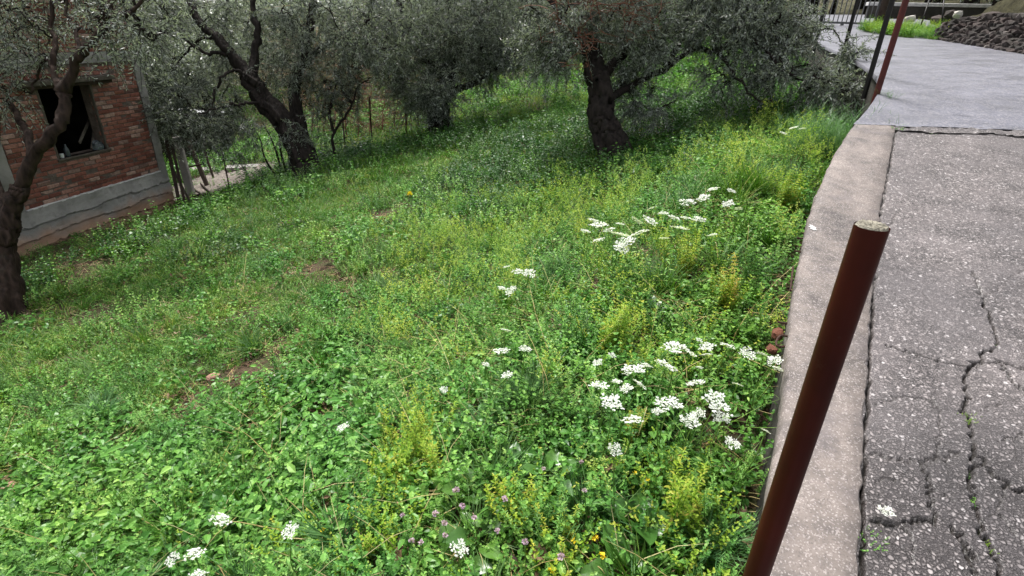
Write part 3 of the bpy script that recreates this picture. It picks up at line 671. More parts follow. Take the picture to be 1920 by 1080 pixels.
# pale gravel by the corner
gc = gp(440, 335); xs_ = np.arange(gc[0] - 3.2, gc[0] + 1.5, .1); ys_ = np.arange(gc[1] - 2.6, gc[1] + 3.2, .1)
mb = sheet('x', xs_, ys_, lambda x, y: zgrass(x, y) + .018 + .02 * vnoise(x, y, .1, 9), None, keep=lambda x, y: ((x - gc[0] + .5) / 1.7) ** 2 + ((y - gc[1]) / 1.9) ** 2 < 1 + .5 * (vnoise(x, y, .5, 33) - .5))
tag(put('path', mb, MAT['gravel']), 'pale gravel patch beside the house', kind='structure')
def in_gravel(x, y): return ((x - gc[0] + .5) / 1.7) ** 2 + ((y - gc[1]) / 1.9) ** 2 < .95
# low shed roof glimpsed through the branches
q = PT(310, 215, 17.0); shed = empty('shed', (q[0], q[1], zgrass(q[0], q[1]))); tag(shed, 'low shed with pale broken roofing sheets behind the olive branches', 'shed')
mb = MB()
box(mb, q + np.array([0, 1.0, -.9]), (2.0, 1.6, 1.7), None); put('wall', mb, MAT['concrete_dark'], shed)
for k_ in range(6):
    mb = MB(); box(mb, q + np.array([-.9 + .36 * k_, .7 + .1 * rng.normal(), .03 + .04 * rng.random()]), (.34, 2.2, .02), np.array([[.98, 0, .1 * rng.normal()], [0, 1, -.12], [0, .12, 1]]), cham=.004); put('roof_sheet', mb, MAT['sheet'], shed)
# ------------------------------------------------------------------ olive trees
def trunk_shape(seed, flare=.9, lobes=5):
    r_ = np.random.default_rng(seed); ph = r_.random(4) * 6.28
    def f(th, u):
        s = 1 + .08 * np.sin(lobes * th + ph[0] + 5 * u) + .07 * np.sin(3 * th + ph[1] - 4 * u) + .045 * np.sin(11 * th + ph[2] + 9 * u)
        s = s + .14 * (vnoise(np.cos(th) * 3 + u * 1.6 + seed, np.sin(th) * 3 - u * 1.1, .5, seed) - .5) + .14 * (vnoise(np.cos(th) * 8 + u * 5 + seed, np.sin(th) * 8 - u * 4, .5, seed + 1) - .5)
        fl = np.exp(-u / .13) * flare
        return s + fl * (.55 + .45 * np.sin(lobes * th + ph[0] + 5 * u))
    return f
def limb(mb, pts, r0, r1, n=9, seed=0, wob=.02, k=5, flare=0.0, big=False):
    p = smoothline([PT(*q) for q in pts], k)
    w = np.random.default_rng(seed).normal(0, wob, p.shape); w[0] = 0; w = w if not big else np.stack([np.convolve(w[:, c_], np.ones(5) / 3, 'same') for c_ in range(3)], 1); p = p + w * np.linspace(0, 1, len(p))[:, None] ** .5
    rad = r0 + (r1 - r0) * np.linspace(0, 1, len(p)) ** .8
    tube(mb, p, rad, n, shape=trunk_shape(seed, flare) if big else (lambda th, u: 1 + .12 * np.sin(3 * th + 7 * u + seed) + .08 * np.sin(23 * u + seed)))
    return p, rad
def crown(nodes, blobs, ncl, seed, ntw=(6, 10), lp=14, L=.062, Wd=.0135, droop=.32, spread=.42):
    """sprays of slim leaves on twigs that grow from the nearest limb; returns (branch mesh, leaf mesh)"""
    r_ = np.random.default_rng(seed); br, lf = MB(), MB()
    wts = np.array([b[4] for b in blobs], float); wts /= wts.sum(); cs = []
    for _ in range(ncl):
        b = blobs[r_.choice(len(blobs), p=wts)]; c = PT(b[0], b[1], b[2]); r = b[3] / f_px * b[2]
        d = norm(r_.normal(size=3)) * (r_.random() ** .45) * r; d[1] *= 1.15
        cs.append(c + d)
    cs = np.array(cs); nodes = [np.asarray(n) for n in nodes]; N = np.array(nodes)
    dist = np.array([np.min(np.linalg.norm(N - c, axis=1)) for c in cs]); order = np.argsort(dist); tips = []
    NN = N.copy()
    for i in order:
        c = cs[i]; dd = np.linalg.norm(NN - c, axis=1); j = int(np.argmin(dd + .15 * r_.random(len(dd)))); a = NN[j]; l = dd[j]
        if l < .02: continue
        if l < 3.5:
            mid = (a + c) / 2 + np.array([0, 0, .16 * l]) + r_.normal(0, .10 * l, 3); p = smoothline([a, mid, c], 4)
            p[1:-1] += r_.normal(0, .018, p[1:-1].shape)
            tube(br, p, np.linspace(min(.008 + .014 * l, .035), .005, len(p)), 5, cap=False)
            NN = np.vstack([NN, p[3:]])
        tips.append((c, norm(c - a)))
    # twigs
    TP, TD, TL = [], [], []
    for c, d in tips:
        for _ in range(r_.integers(*ntw)):
            e = norm(d * .5 + r_.normal(0, .75, 3) - np.array([0, 0, droop])); TP.append(c + r_.normal(0, .06, 3)); TD.append(e); TL.append(spread * (.5 + .8 * r_.random()))
    TP, TD, TL = np.array(TP), np.array(TD), np.array(TL); nt = len(TP)
    sag = np.array([0, 0, -1.0])
    def at(u): return TP + TD * (TL * u)[:, None] + sag * (TL * .2 * u * u)[:, None]
    # stems: three-sided
    for k in range(3):
        a, b = at(k / 3), at((k + 1) / 3); X = norm(np.cross(b - a, [0.3, .2, 1])) * .0028; Y = norm(np.cross(b - a, X)) * .0028
        V = np.stack([a + X, a - X * .5 + Y * .8, a - X * .5 - Y * .8, b + X, b - X * .5 + Y * .8, b - X * .5 - Y * .8], 1).reshape(-1, 3); i = np.arange(nt)[:, None] * 6
        br.add(V, np.concatenate([i + np.array([q]) for q in ([0, 1, 4, 3], [1, 2, 5, 4], [2, 0, 3, 5])]), v=.5)
    per = 2 * lp; u = (np.arange(per) // 2 + .6) / lp; u = np.tile(u, nt); idx = np.repeat(np.arange(nt), per)
    base = TP[idx] + TD[idx] * (TL[idx] * u)[:, None] + sag * (TL[idx] * .2 * u * u)[:, None]
    ax = norm(TD[idx] + sag * (.7 * u)[:, None]); sd = norm(np.cross(ax, r_.normal(size=(len(idx), 3)) * .35 + np.repeat(norm(r_.normal(size=(nt, 3))), per, 0)))
    sgn = np.where(np.arange(len(idx)) % 2 == 0, 1, -1)[:, None]
    D = norm(ax * .75 + sd * sgn * .8 + r_.normal(0, .25, ax.shape)); Nn = norm(np.cross(D, sd) + r_.normal(0, .5, D.shape)); Nn *= np.where(Nn[:, 2:] < -.15, -1, 1)
    keep = r_.random(len(idx)) < .88
    leaf_simple(lf, base[keep], D[keep], Nn[keep], (L * (.6 + .65 * r_.random(len(idx))))[keep], (Wd * (.75 + .5 * r_.random(len(idx))))[keep], v=r_.random(len(idx))[keep], curl=.04)
    return br, lf
def olive(label, root, limbs, blobs, ncl, seed, bk='bark', **kw):
    rt = np.array(root); o = empty('olive_tree', rt); tag(o, label, 'tree'); mb = MB(); nodes = []
    for li, (pts, r0, r1, *opt) in enumerate(limbs):
        big = bool(opt and opt[0]); p, rad = limb(mb, pts, r0, r1, 44 if big else 8, seed * 10 + li, .03 if big else .02, 14 if big else 5, (opt[1] if len(opt) > 1 else .0), big)
        nodes += list(p[len(p) // 3:] if li == 0 else p[1:])
    put('trunk', mb, MAT[bk], o, smooth=True)
    br, lf = crown(nodes, blobs, ncl, seed, **kw)
    put('branches', br, MAT['twig'], o)
    c = put('crown', lf, MAT['olive'], o); c['kind'] = 'stuff'
    return o
def root_of(px, py, dz=-.08): p = hit(px, py); t = (p - CAM) @ Fv; return p + np.array([0, 0, dz]), t
# 1: the one at the left edge
p1, t1 = root_of(28, 592)
olive('olive tree with a wet brown flared trunk in front of the brick house', p1,
      [([(22, 612, t1), (16, 540, t1), (12, 470, t1), (20, 410, t1 - .05), (42, 345, t1 - .1)], .115, .085, True, 1.7),
       ([(20, 410, t1), (-8, 350, t1 + .1), (-18, 280, t1 + .1), (-30, 180, t1 + .1), (-60, 60, t1)], .07, .03),
       ([(38, 352, t1 - .1), (62, 292, t1 - .15), (92, 258, t1 - .2), (116, 222, t1 - .2), (118, 185, t1 - .2), (124, 160, t1 - .2)], .07, .058),
       ([(60, 296, t1 - .15), (54, 262, t1 - .1), (42, 235, t1), (30, 215, t1), (10, 190, t1 + .1)], .05, .028),
       ([(122, 172, t1 - .2), (140, 122, t1 - .25), (158, 95, t1 - .3), (190, 58, t1 - .3), (204, 25, t1 - .35), (212, -40, t1 - .3), (225, -160, t1 - .2)], .056, .026),
       ([(200, 34, t1 - .35), (222, 27, t1 - .4), (240, 24, t1 - .45), (262, 4, t1 - .5), (290, -40, t1 - .5)], .03, .015),
       ([(118, 178, t1 - .2), (105, 152, t1 - .15), (99, 112, t1 - .1), (104, 76, t1 - .05), (92, 30, t1), (110, -80, t1)], .042, .018),
       ([(152, 104, t1 - .3), (148, 88, t1 - .2), (138, 50, t1 - .1), (126, 25, t1), (118, -50, t1)], .028, .012),
       ([(102, 135, t1 - .1), (84, 112, t1 + .1), (70, 142, t1 + .2), (58, 170, t1 + .2)], .02, .012)],
      [(40, 40, t1, 80, 1.5), (150, -10, t1 + .2, 70, .9), (240, 30, t1 - .4, 70, 1.0), (-15, 150, t1 - .1, 50, .7), (-20, 300, t1 - .2, 35, .12),
       (120, -120, t1, 150, 1.3), (-120, 100, t1, 130, 1.2), (230, -110, t1, 120, 1.0), (225, 90, t1 + .3, 40, .22)], 170, 1, 'bark2', ntw=(4, 8), lp=11, L=.06, Wd=.0125)
# 2: leaning, dark, beyond the house corner
p2, t2 = root_of(577, 332)
olive('dark olive tree with a thick leaning trunk beyond the house corner', p2,
      [([(582, 342, t2), (572, 300, t2), (548, 252, t2), (522, 214, t2), (495, 185, t2), (476, 158, t2 - .1), (468, 140, t2 - .1)], .27, .16, True, .5),
       ([(572, 300, t2 + .2), (562, 245, t2 + .3), (553, 190, t2 + .35), (556, 150, t2 + .4), (575, 90, t2 + .4), (590, 0, t2 + .4)], .17, .07, True, .0),
       ([(470, 148, t2 - .1), (448, 118, t2 - .1), (432, 100, t2 - .15), (408, 76, t2 - .2), (376, 42, t2 - .2), (350, -10, t2 - .2), (330, -120, t2)], .15, .05),
       ([(472, 142, t2 - .1), (477, 112, t2), (481, 82, t2), (484, 52, t2), (474, 18, t2), (480, -60, t2)], .10, .05),
       ([(462, 148, t2 - .2), (446, 132, t2 - .3), (428, 136, t2 - .35), (412, 150, t2 - .4), (403, 178, t2 - .4), (398, 205, t2 - .4)], .04, .02),
       ([(425, 104, t2 - .2), (405, 98, t2 - .2), (384, 100, t2 - .3), (352, 80, t2 - .4), (310, 62, t2 - .5)], .045, .02),
       ([(496, 196, t2), (470, 192, t2 - .3), (446, 196, t2 - .4), (415, 200, t2 - .5), (380, 215, t2 - .6)], .04, .015),
       ([(416, 84, t2 - .2), (400, 72, t2 - .1), (378, 72, t2), (350, 95, t2), (325, 130, t2)], .04, .015),
       ([(570, 120, t2 + .4), (610, 85, t2 + .2), (650, 60, t2), (700, 35, t2 - .2)], .07, .02)],
      [(330, 60, t2 - .4, 75, 1.2), (300, 150, t2 - .4, 60, .9), (340, 215, t2 - .5, 50, .75), (420, 235, t2 - .4, 55, .9), (300, 235, t2 - .3, 35, .4), (430, 50, t2, 70, .8), (560, 55, t2 + .3, 90, 1.3),
       (650, 80, t2, 85, 1.6), (620, 150, t2 + .2, 65, .9), (540, 130, t2 + .5, 60, .6), (720, 60, t2 - .3, 70, 1.2), (400, 170, t2 + .3, 60, .7), (550, 260, t2 - .4, 28, .18),
       (400, -150, t2, 200, 2.2), (620, -130, t2, 200, 2.2), (480, -330, t2 - .3, 240, 3.0)], 450, 2, L=.075, Wd=.017, ntw=(8, 13), lp=13, spread=.42)
# 3: the gnarled one nearest the road
p3, t3 = root_of(1156, 300)
olive('gnarled olive tree in deep shade nearest the road, limbs sprawling to the bend', p3,
      [([(1158, 312, t3), (1150, 280, t3), (1134, 240, t3), (1124, 212, t3), (1128, 180, t3), (1122, 150, t3), (1108, 105, t3), (1103, 50, t3), (1098, -40, t3)], .215, .11, True, .35),
       ([(1128, 200, t3), (1165, 172, t3 + .2), (1205, 148, t3 + .3), (1242, 132, t3 + .3), (1262, 116, t3 + .2), (1301, 92, t3 + .1), (1340, 95, t3), (1366, 85, t3 - .1), (1404, 62, t3 - .2), (1450, 40, t3 - .2)], .055, .025),
       ([(1250, 122, t3 + .3), (1268, 88, t3 + .3), (1285, 50, t3 + .2), (1300, 0, t3), (1320, -80, t3)], .06, .03),
       ([(1340, 95, t3), (1362, 118, t3 - .2), (1385, 150, t3 - .3), (1410, 180, t3 - .4), (1450, 195, t3 - .5)], .028, .010),
       ([(1106, 90, t3), (1080, 60, t3 - .2), (1050, 20, t3 - .3), (1010, -40, t3 - .3)], .08, .04),
       ([(1404, 62, t3 - .2), (1440, 100, t3 - .4), (1480, 140, t3 - .5), (1520, 165, t3 - .5)], .03, .01),
       ([(1118, 150, t3), (1160, 110, t3 + .3), (1190, 50, t3 + .4), (1210, -50, t3 + .4)], .09, .04)],
      [(1060, 30, t3 - .3, 70, 1.0), (1180, 60, t3 + .1, 80, 1.7), (1190, 150, t3 + .3, 48, .8), (1200, 215, t3 + .2, 38, .2), (1300, 30, t3, 62, 1.4), (1400, 40, t3 - .1, 68, 1.5), (1465, 55, t3 - .1, 55, 1.1), (1370, 150, t3 - .1, 50, .4),
       (1440, 140, t3 - .3, 50, .5), (1510, 160, t3 - .4, 45, .4), (1320, 120, t3 + .2, 40, .25), (1575, 165, t3 - .8, 36, .42), (1040, 105, t3 - .2, 40, .2), (1090, 110, t3 + .2, 30, .15), (1010, 70, t3 - .2, 50, .6), (1250, 200, t3, 30, .2), (1590, 95, t3 - .3, 22, .12),
       (1100, -130, t3, 190, 2.2), (1330, -130, t3, 190, 2.2), (1220, -330, t3 - .3, 260, 3.2)], 520, 3, L=.06, Wd=.0135, ntw=(8, 13), lp=13, spread=.34)
# 4: the one behind, in the middle
p4, t4 = root_of(826, 254)
olive('bushy olive tree behind, with foliage hanging to the bright clearing', p4,
      [([(828, 262, t4), (824, 235, t4), (820, 205, t4), (825, 180, t4), (838, 150, t4), (845, 110, t4), (850, 40, t4)], .27, .14, True, .4),
       ([(826, 190, t4), (848, 170, t4 - .2), (895, 152, t4 - .3), (940, 120, t4 - .4), (990, 90, t4 - .5)], .12, .03),
       ([(835, 150, t4), (800, 110, t4), (770, 60, t4), (740, -20, t4)], .12, .05),
       ([(845, 110, t4), (890, 60, t4), (920, 0, t4)], .10, .05)],
      [(760, 60, t4 - .2, 70, 1.2), (850, 60, t4 - .4, 80, 1.5), (940, 65, t4 - .3, 75, 1.4), (820, 140, t4 - .5, 55, 1.0), (900, 110, t4 - .3, 46, .7), (775, 170, t4 - .3, 45, .8), (965, 95, t4 - .2, 42, .6), (1020, 60, t4, 60, .9), (822, 185, t4 - .6, 35, .55), (735, 120, t4, 40, .5), (1040, 90, t4, 40, .3),
       (850, -110, t4, 190, 2.4), (990, -90, t4, 140, 1.4), (870, -300, t4, 220, 2.6)], 500, 4, L=.085, Wd=.02, ntw=(8, 13), lp=12, spread=.46)
# shoots round the foot of tree 2
for k_, (a, b, lab) in enumerate([((519, 330), (488, 262), 'outermost thin sucker shoot beside the leaning olive trunk'), ((531, 331), (506, 255), 'second thin sucker shoot beside the leaning olive trunk'), ((542, 332), (522, 250), 'middle thin sucker shoot beside the leaning olive trunk'), ((551, 333), (536, 258), 'fourth sucker shoot, close against the leaning olive trunk')]):
    q = gp(*a); e = over(*b, q); mb = MB(); p = smoothline([q - [0, 0, .05], (q + e) / 2 + rng.normal(0, .05, 3), e, e + np.array([-.12, 0, .3])], 5); tube(mb, p, np.linspace(.026, .008, len(p)), 6)
    tag(put('sucker_shoot', mb, MAT['twig'], origin=q, smooth=True), lab, 'shoot')
# bare saplings and thickets
def bare(name, label, q, paths, r0, seed, mat, ntw=120, sp=.5, cat='shrub'):
    r_ = np.random.default_rng(seed); o = empty(name, q); tag(o, label, cat); mb = MB(); nodes = []
    for pts in paths:
        p = smoothline([over(*a, q) for a in pts], 5); p += r_.normal(0, .012, p.shape); tube(mb, p, np.linspace(r0, r0 * .35, len(p)), 6); nodes += list(p[2:])
    put('stems', mb, mat, o, smooth=True); tw = MB(); nodes = np.array(nodes)
    for _ in range(ntw):
        a = nodes[r_.integers(len(nodes))]; d = norm(r_.normal(size=3) * [1, 1, .6] + [0, 0, .5]); l = sp * (.3 + r_.random()); p = np.array([a + d * l * u + np.array([0, 0, -.25 * l * u * u]) + r_.normal(0, .012, 3) * (u > 0) for u in (0, .35, .7, 1)])
        tube(tw, p, np.linspace(.006, .002, 4), 3, cap=False); nodes = np.vstack([nodes, p[2:]])
    put('twigs', tw, mat, o); return o
q = gp(623, 318); bare('sapling', 'leafless sapling with forked stems beside the leaning olive', q, [[(624, 322), (626, 285), (627, 247), (650, 215), (662, 190), (673, 160), (700, 145)], [(627, 250), (618, 215), (622, 190), (632, 150), (640, 120)], [(660, 196), (640, 165), (634, 140)]], .035, 11, MAT['twig'], 130, .6, 'sapling')
q = PT(705, 205, 14.5); q[2] = zgrass(q[0], q[1]); bare('thicket', 'reddish leafless thicket standing behind the wire fence', q, [[(690 + 22 * k_ - 40, 262), (690 + 24 * k_ - 44, 210), (690 + 27 * k_ - 48, 160)] for k_ in range(6)], .02, 12, MAT['redtwig'], 900, .8, 'thicket')
q = PT(590, 205, 15.5); q[2] = zgrass(q[0], q[1]); bare('thicket', 'tan leafless thicket between the two olive trunks', q, [[(540 + 22 * k_, 270), (545 + 21 * k_, 210), (540 + 24 * k_, 140), (545 + 24 * k_, 60)] for k_ in range(6)], .025, 13, MAT['tantwig'], 900, .9, 'thicket')
q = PT(1085, 40, t3 - .5); bare('vine_tangle', 'reddish leafless vine tangle hanging over the gnarled olive', q, [[(1060, -20), (1075, 30), (1090, 70), (1108, 95)], [(1110, -30), (1120, 10), (1130, 45)], [(1040, -20), (1050, 40), (1075, 80), (1100, 100)], [(1170, -30), (1190, 20), (1175, 60)]], .010, 14, MAT['redtwig'], 240, .35, 'vine')
# wire fence along the lower terrace
fp = [(545, 240, 14.5), (645, 285, 12.8), (697, 268, 13.4), (755, 252, 14.2)]
F0 = gp(645, 292); fence = empty('wire_fence', F0); tag(fence, 'rusty wire fence on thin stakes behind the sapling', 'fence')
tops = []
for (px, py, tt) in ((560, 300, 0), (648, 290, 0), (698, 272, 0), (762, 258, 0)):
    q = gp(px, py); e = q + np.array([.02, 0, 1.15]); mb = MB(); tube(mb, np.array([q - [0, 0, .1], e]), .018, 6); put('post', mb, MAT['rust'], fence); tops.append((q, e))
for h in (.25, .6, .95):
    for (a, b), (c2, d2) in zip(tops[:-1], tops[1:]):
        p = np.array([(a + (b - a) * h) * (1 - u) + (c2 + (d2 - c2) * h) * u - np.array([0, 0, .04 * math.sin(math.pi * u)]) for u in np.linspace(0, 1, 7)]); mb = MB(); tube(mb, p, .0035, 4); put('wire', mb, MAT['rust'], fence)
# the wood further back: one mass
def far_tree(k):
    r_ = np.random.default_rng(100 + k); br, lf = MB(), MB(); h = 4.2
    tube(br, np.array([[0, 0, -.3], [.1, 0, .8], [.3 * r_.normal(), .2, 2.0], [.4 * r_.normal(), .3, 3.2]]), [.3, .22, .14, .05], 8)
    n = 9000; d = norm(r_.normal(size=(n, 3))); rad = (r_.random(n) ** .35); P_ = d * rad[:, None] * np.array([2.3, 2.3, 1.9]) * (1 + .35 * np.sin(d[:, :1] * 5 + k) * np.sin(d[:, 1:2] * 4 + 1)) + [0, 0, 2.9]
    leaf_simple(lf, P_, r_.normal(size=(n, 3)), r_.normal(size=(n, 3)) + [0, 0, .8], .16 * (.6 + .7 * r_.random(n)), .05, v=r_.random(n))
    mb = br; m2 = lf
    for k2 in range(len(m2.V)): pass
    mb.add(np.concatenate(m2.V), np.concatenate(m2.Q), m=1, v=np.concatenate(m2.A)); return mb.mesh('far_tree_%d' % k, [MAT['twig'], MAT['olive']])
# ------------------------------------------------------------------ scattered cover (geometry nodes)
def scatter(name, meshes, P_, rot_, scl, label, cat):
    pc = bpy.data.collections.new(name + '_kinds')
    for k, me in enumerate(meshes):
        pc.objects.link(bpy.data.objects.new('%s_kind_%d' % (name, k), me))
    me = bpy.data.meshes.new(name); me.vertices.add(len(P_)); me.vertices.foreach_set('co', np.asarray(P_, np.float32).ravel())
    a = me.attributes.new('rot', 'FLOAT_VECTOR', 'POINT'); a.data.foreach_set('vector', np.asarray(rot_, np.float32).ravel())
    a = me.attributes.new('scl', 'FLOAT', 'POINT'); a.data.foreach_set('value', np.asarray(scl, np.float32))
    a = me.attributes.new('idx', 'INT', 'POINT'); a.data.foreach_set('value', rng.integers(0, len(meshes), len(P_)).astype(np.int32))
    o = link(name, me); tag(o, label, cat, kind='stuff')
    g = bpy.data.node_groups.new(name, 'GeometryNodeTree'); g.interface.new_socket('Geometry', in_out='INPUT', socket_type='NodeSocketGeometry'); g.interface.new_socket('Geometry', in_out='OUTPUT', socket_type='NodeSocketGeometry')
    N = g.nodes; gi = N.new('NodeGroupInput'); go = N.new('NodeGroupOutput'); ip = N.new('GeometryNodeInstanceOnPoints'); ci = N.new('GeometryNodeCollectionInfo')
    ci.inputs['Collection'].default_value = pc; ci.inputs['Separate Children'].default_value = True; ci.inputs['Reset Children'].default_value = True
    def na(nm, dt):
        n = N.new('GeometryNodeInputNamedAttribute'); n.data_type = dt; n.inputs[0].default_value = nm; return n.outputs[0]
    L = g.links.new
    L(gi.outputs[0], ip.inputs['Points']); L(ci.outputs[0], ip.inputs['Instance']); ip.inputs['Pick Instance'].default_value = True
    L(na('idx', 'INT'), ip.inputs['Instance Index']); L(na('rot', 'FLOAT_VECTOR'), ip.inputs['Rotation']); L(na('scl', 'FLOAT'), ip.inputs['Scale']); L(ip.outputs[0], go.inputs[0])
    md = o.modifiers.new('scatter', 'NODES'); md.node_group = g
    return o
pts = []
r_ = np.random.default_rng(55)
for _ in range(900):
    x = r_.uniform(-45, 40); y = r_.uniform(17, 62)
    if abs(x - y * .55) < 3.6 and y < 30: continue          # the drive beyond the gate
    if -5 < x < 4.5 and y < 27: continue       # bright clearing
    if y < 25 and -14 < x < -3.5: continue
    if all((x - a) ** 2 + (y - b) ** 2 > (2.6 + .02 * y) ** 2 for a, b in pts): pts.append((x, y))
for x, y in ((11.5, 11.5), (13.5, 9), (14.5, 13), (12.8, 15.5), (16, 11), (-11, 13.2), (-13, 10.5), (-15, 14)): pts.append((x, y))
P_ = np.array([(x, y, float(zground(np.array(x), np.array(y)))) for x, y in pts])
scatter('woods', [far_tree(k) for k in range(4)], P_, np.stack([np.zeros(len(P_)), np.zeros(len(P_)), r_.random(len(P_)) * 6.28], 1), .85 + .5 * r_.random(len(P_)), 'far grey-green olive wood closing off the view', 'wood')
# ------------------------------------------------------------------ posts along the road edge
def post(px, py, tt, h, r, mat, lab, lean=(0, 0), cap=False, group=None):
    q = PT(px, py, tt); q = np.array([q[0], q[1], q[2]]); o = empty('fence_post', q); tag(o, lab, 'post', group)
    e = q + np.array([lean[0], lean[1], h]); mb = MB(); p = np.array([q - [0, 0, .25], q + (e - q) * .5, e]); tube(mb, p, r, 24, cap=False)
    pi_ = p[-1:] + np.array([[0, 0, 0], [0, 0, -.03]]); tube(mb, pi_, np.array([r * .999, r * .9]), 24, cap=False)
    put('pipe', mb, mat, o, smooth=True)
    mb = MB(); n = 24; th = np.arange(n) * 2 * math.pi / n; V = [e + np.array([0, 0, .004])]; ring = []
    for rr in (.35, .7, .93):
        for a in th: V.append(e + np.array([math.cos(a) * rr * r, math.sin(a) * rr * r, .003 * rng.normal() * (rr < .9) + (.004 if rr < .8 else -.002)]))
    T = [[0, 1 + k, 1 + (k + 1) % n] for k in range(n)]; Q = [[1 + n * a + k, 1 + n * (a + 1) + k, 1 + n * (a + 1) + (k + 1) % n, 1 + n * a + (k + 1) % n] for a in range(2) for k in range(n)]
    mb.add(V, Q, T); put('cement_plug', mb, MAT['cement'], o); return o
v_ = ray(1635, 424); pt_ = CAM + .93 * v_
tag(post(0, 0, 1, 1, .1, MAT['maroon'], 'x') if False else empty('fence_post', (pt_[0], pt_[1], .05)), 'thick dark maroon pipe post with cement-plugged top on the near coping', 'post')
fpo = [o for o in COL.objects if o.name.startswith('fence_post')][-1]
RP = .0275
mb = MB(); p = np.array([[pt_[0], pt_[1], -.1], [pt_[0], pt_[1], .6], [pt_[0], pt_[1], pt_[2]]]); tube(mb, p, RP, 40, cap=False); tube(mb, np.array([p[-1], p[-1] - [0, 0, .02]]), np.array([RP, RP * .9]), 40, cap=False); put('pipe', mb, MAT['maroon'], fpo, smooth=True)
mb = MB(); n = 40; th = np.arange(n) * 2 * math.pi / n; V = [p[-1] + [0, 0, .002]]
for rr in (.3, .6, .85, .95):
    for a in th: V.append(p[-1] + np.array([math.cos(a) * rr * RP, math.sin(a) * rr * RP, .0012 * rng.normal() + (.003 if rr < .9 else -.002)]))
mb.add(V, [[1 + n * a + k, 1 + n * (a + 1) + k, 1 + n * (a + 1) + (k + 1) % n, 1 + n * a + (k + 1) % n] for a in range(3) for k in range(n)], [[0, 1 + k, 1 + (k + 1) % n] for k in range(n)]); put('cement_plug', mb, MAT['cement'], fpo)
post(1646, 168, 5.2, 1.3, .027, MAT['maroon_red'], 'red-brown pipe post where the coping meets the smooth lane', (.03, .02))
post(1632, 140, 6.0, 1.35, .026, MAT['black_paint'], 'blackish pipe post just behind the red-brown one', (.0, .0))
post(1580, 104, 7.7, 1.35, .025, MAT['black_paint'], 'slim dark post third along the lane edge, before the gate', (0, 0))
post(1529, 84, 9.6, 1.35, .025, MAT['black_paint'], 'farthest dark post, half hidden by the olive leaves', (0, 0))
# ------------------------------------------------------------------ gate at the top of the lane
GT = 13.6; gl, gr = PT(1500, 49, GT), PT(1640, 46, GT); gl[2] = gr[2] = (gl[2] + gr[2]) / 2; gd = norm(gr - gl); gate = empty('gate', gl); tag(gate, 'dark metal bar gate across the top of the lane', 'gate')
GL = np.linalg.norm(gr - gl); gax = np.array([gd, np.cross([0, 0, 1], gd), [0, 0, 1]])
mb = MB()
for z in (.06, .95, 1.5): box(mb, gl + gd * GL / 2 + np.array([0, 0, z]), (GL, .04, .05), gax, cham=.004)
for u in (0.02, GL - .02): box(mb, gl + gd * u + np.array([0, 0, .78]), (.05, .05, 1.5), gax, cham=.004)
put('frame', mb, MAT['gate'], gate)
for k_ in range(int(GL / .115)):
    mb = MB(); box(mb, gl + gd * (.11 + .115 * k_) + np.array([0, 0, .78]), (.018, .018, 1.4), gax); put('bar', mb, MAT['gate'], gate)
mb = MB(); box(mb, gl + gd * (GL * .56) + np.array([0, 0, -.02]), (.06, .05, .14), gax); put('drop_bolt', mb, MAT['gate'], gate)
q = PT(1652, 44, 13.3); mb = MB(); tube(mb, np.array([q - [0, 0, .2], q + [0.03, 0, .8], q + [.1, 0, 1.9]]), [.15, .14, .13], 14); tag(put('gate_post', mb, MAT['wood_dark'], origin=q, smooth=True), 'stout brown round gate post at the end of the bar gate', 'post')
q = PT(1725, 30, 16.5); o = empty('boundary_wall', q); tag(o, 'low grey boundary wall with a white rail behind the weeds', 'wall'); ax_ = np.array([[.97, -.22, 0], [.22, .97, 0], [0, 0, 1]])
mb = MB(); box(mb, q + [0.1, 0, -.15], (3.2, .2, .8), ax_, cham=.01); put('wall', mb, MAT['concrete_dark'], o)
mb = MB(); box(mb, q + [.1, 0, .30], (3.3, .26, .10), ax_, cham=.01); put('rail', mb, MAT['white_wall'], o)
for (a, b, lab) in (((1727, 47, 11.8), (1742, 0, 11.8), 'thin dark stake leaning in the roadside weeds'), ((1766, 42, 11.5), (1770, 0, 11.5), 'thin upright stake beside the stone wall end')):
    stick('iron_stake', PT(*a), PT(*b), .03, .03, MAT['black_paint'], lab, 'stake', rnd=6)
# ------------------------------------------------------------------ dry stone wall
def stone_mesh(k, mat, sub=1):
    import bmesh
    bm = bmesh.new(); bmesh.ops.create_icosphere(bm, subdivisions=sub, radius=.5); r_ = np.random.default_rng(300 + k)
    for v in bm.verts:
        c_ = np.array(v.co); c_ = np.sign(c_) * np.abs(c_) ** .7; v.co = Vector(c_ * (1 + r_.normal(0, .10)))
    me = bpy.data.meshes.new('stone_%d' % k); bm.to_mesh(me); bm.free(); me.materials.append(mat); return me
SM = [stone_mesh(k, MAT['stone']) for k in range(9)]
base = np.array([hitroad(px, py, ) if False else hit(px, py, zroad) for px, py in ((1748, 73), (1800, 82), (1860, 92), (1920, 102))])
base = np.vstack([base, base[-1] + (base[-1] - base[-2]) * 1.2]); bp = smoothline(base, 8); sl_ = np.concatenate([[0], np.cumsum(np.linalg.norm(np.diff(bp, axis=0), axis=1))])
def along(s_): return np.array([np.interp(s_, sl_, bp[:, k]) for k in range(3)])
sw = empty('stone_wall', base[2]); tag(sw, 'low dry-stone wall of dark rough stones along the lane', 'wall')
ns = 0; out_n = norm(np.array([bp[-1][1] - bp[0][1], -(bp[-1][0] - bp[0][0]), 0]))
if out_n @ (CAM - base[1]) < 0: out_n = -out_n
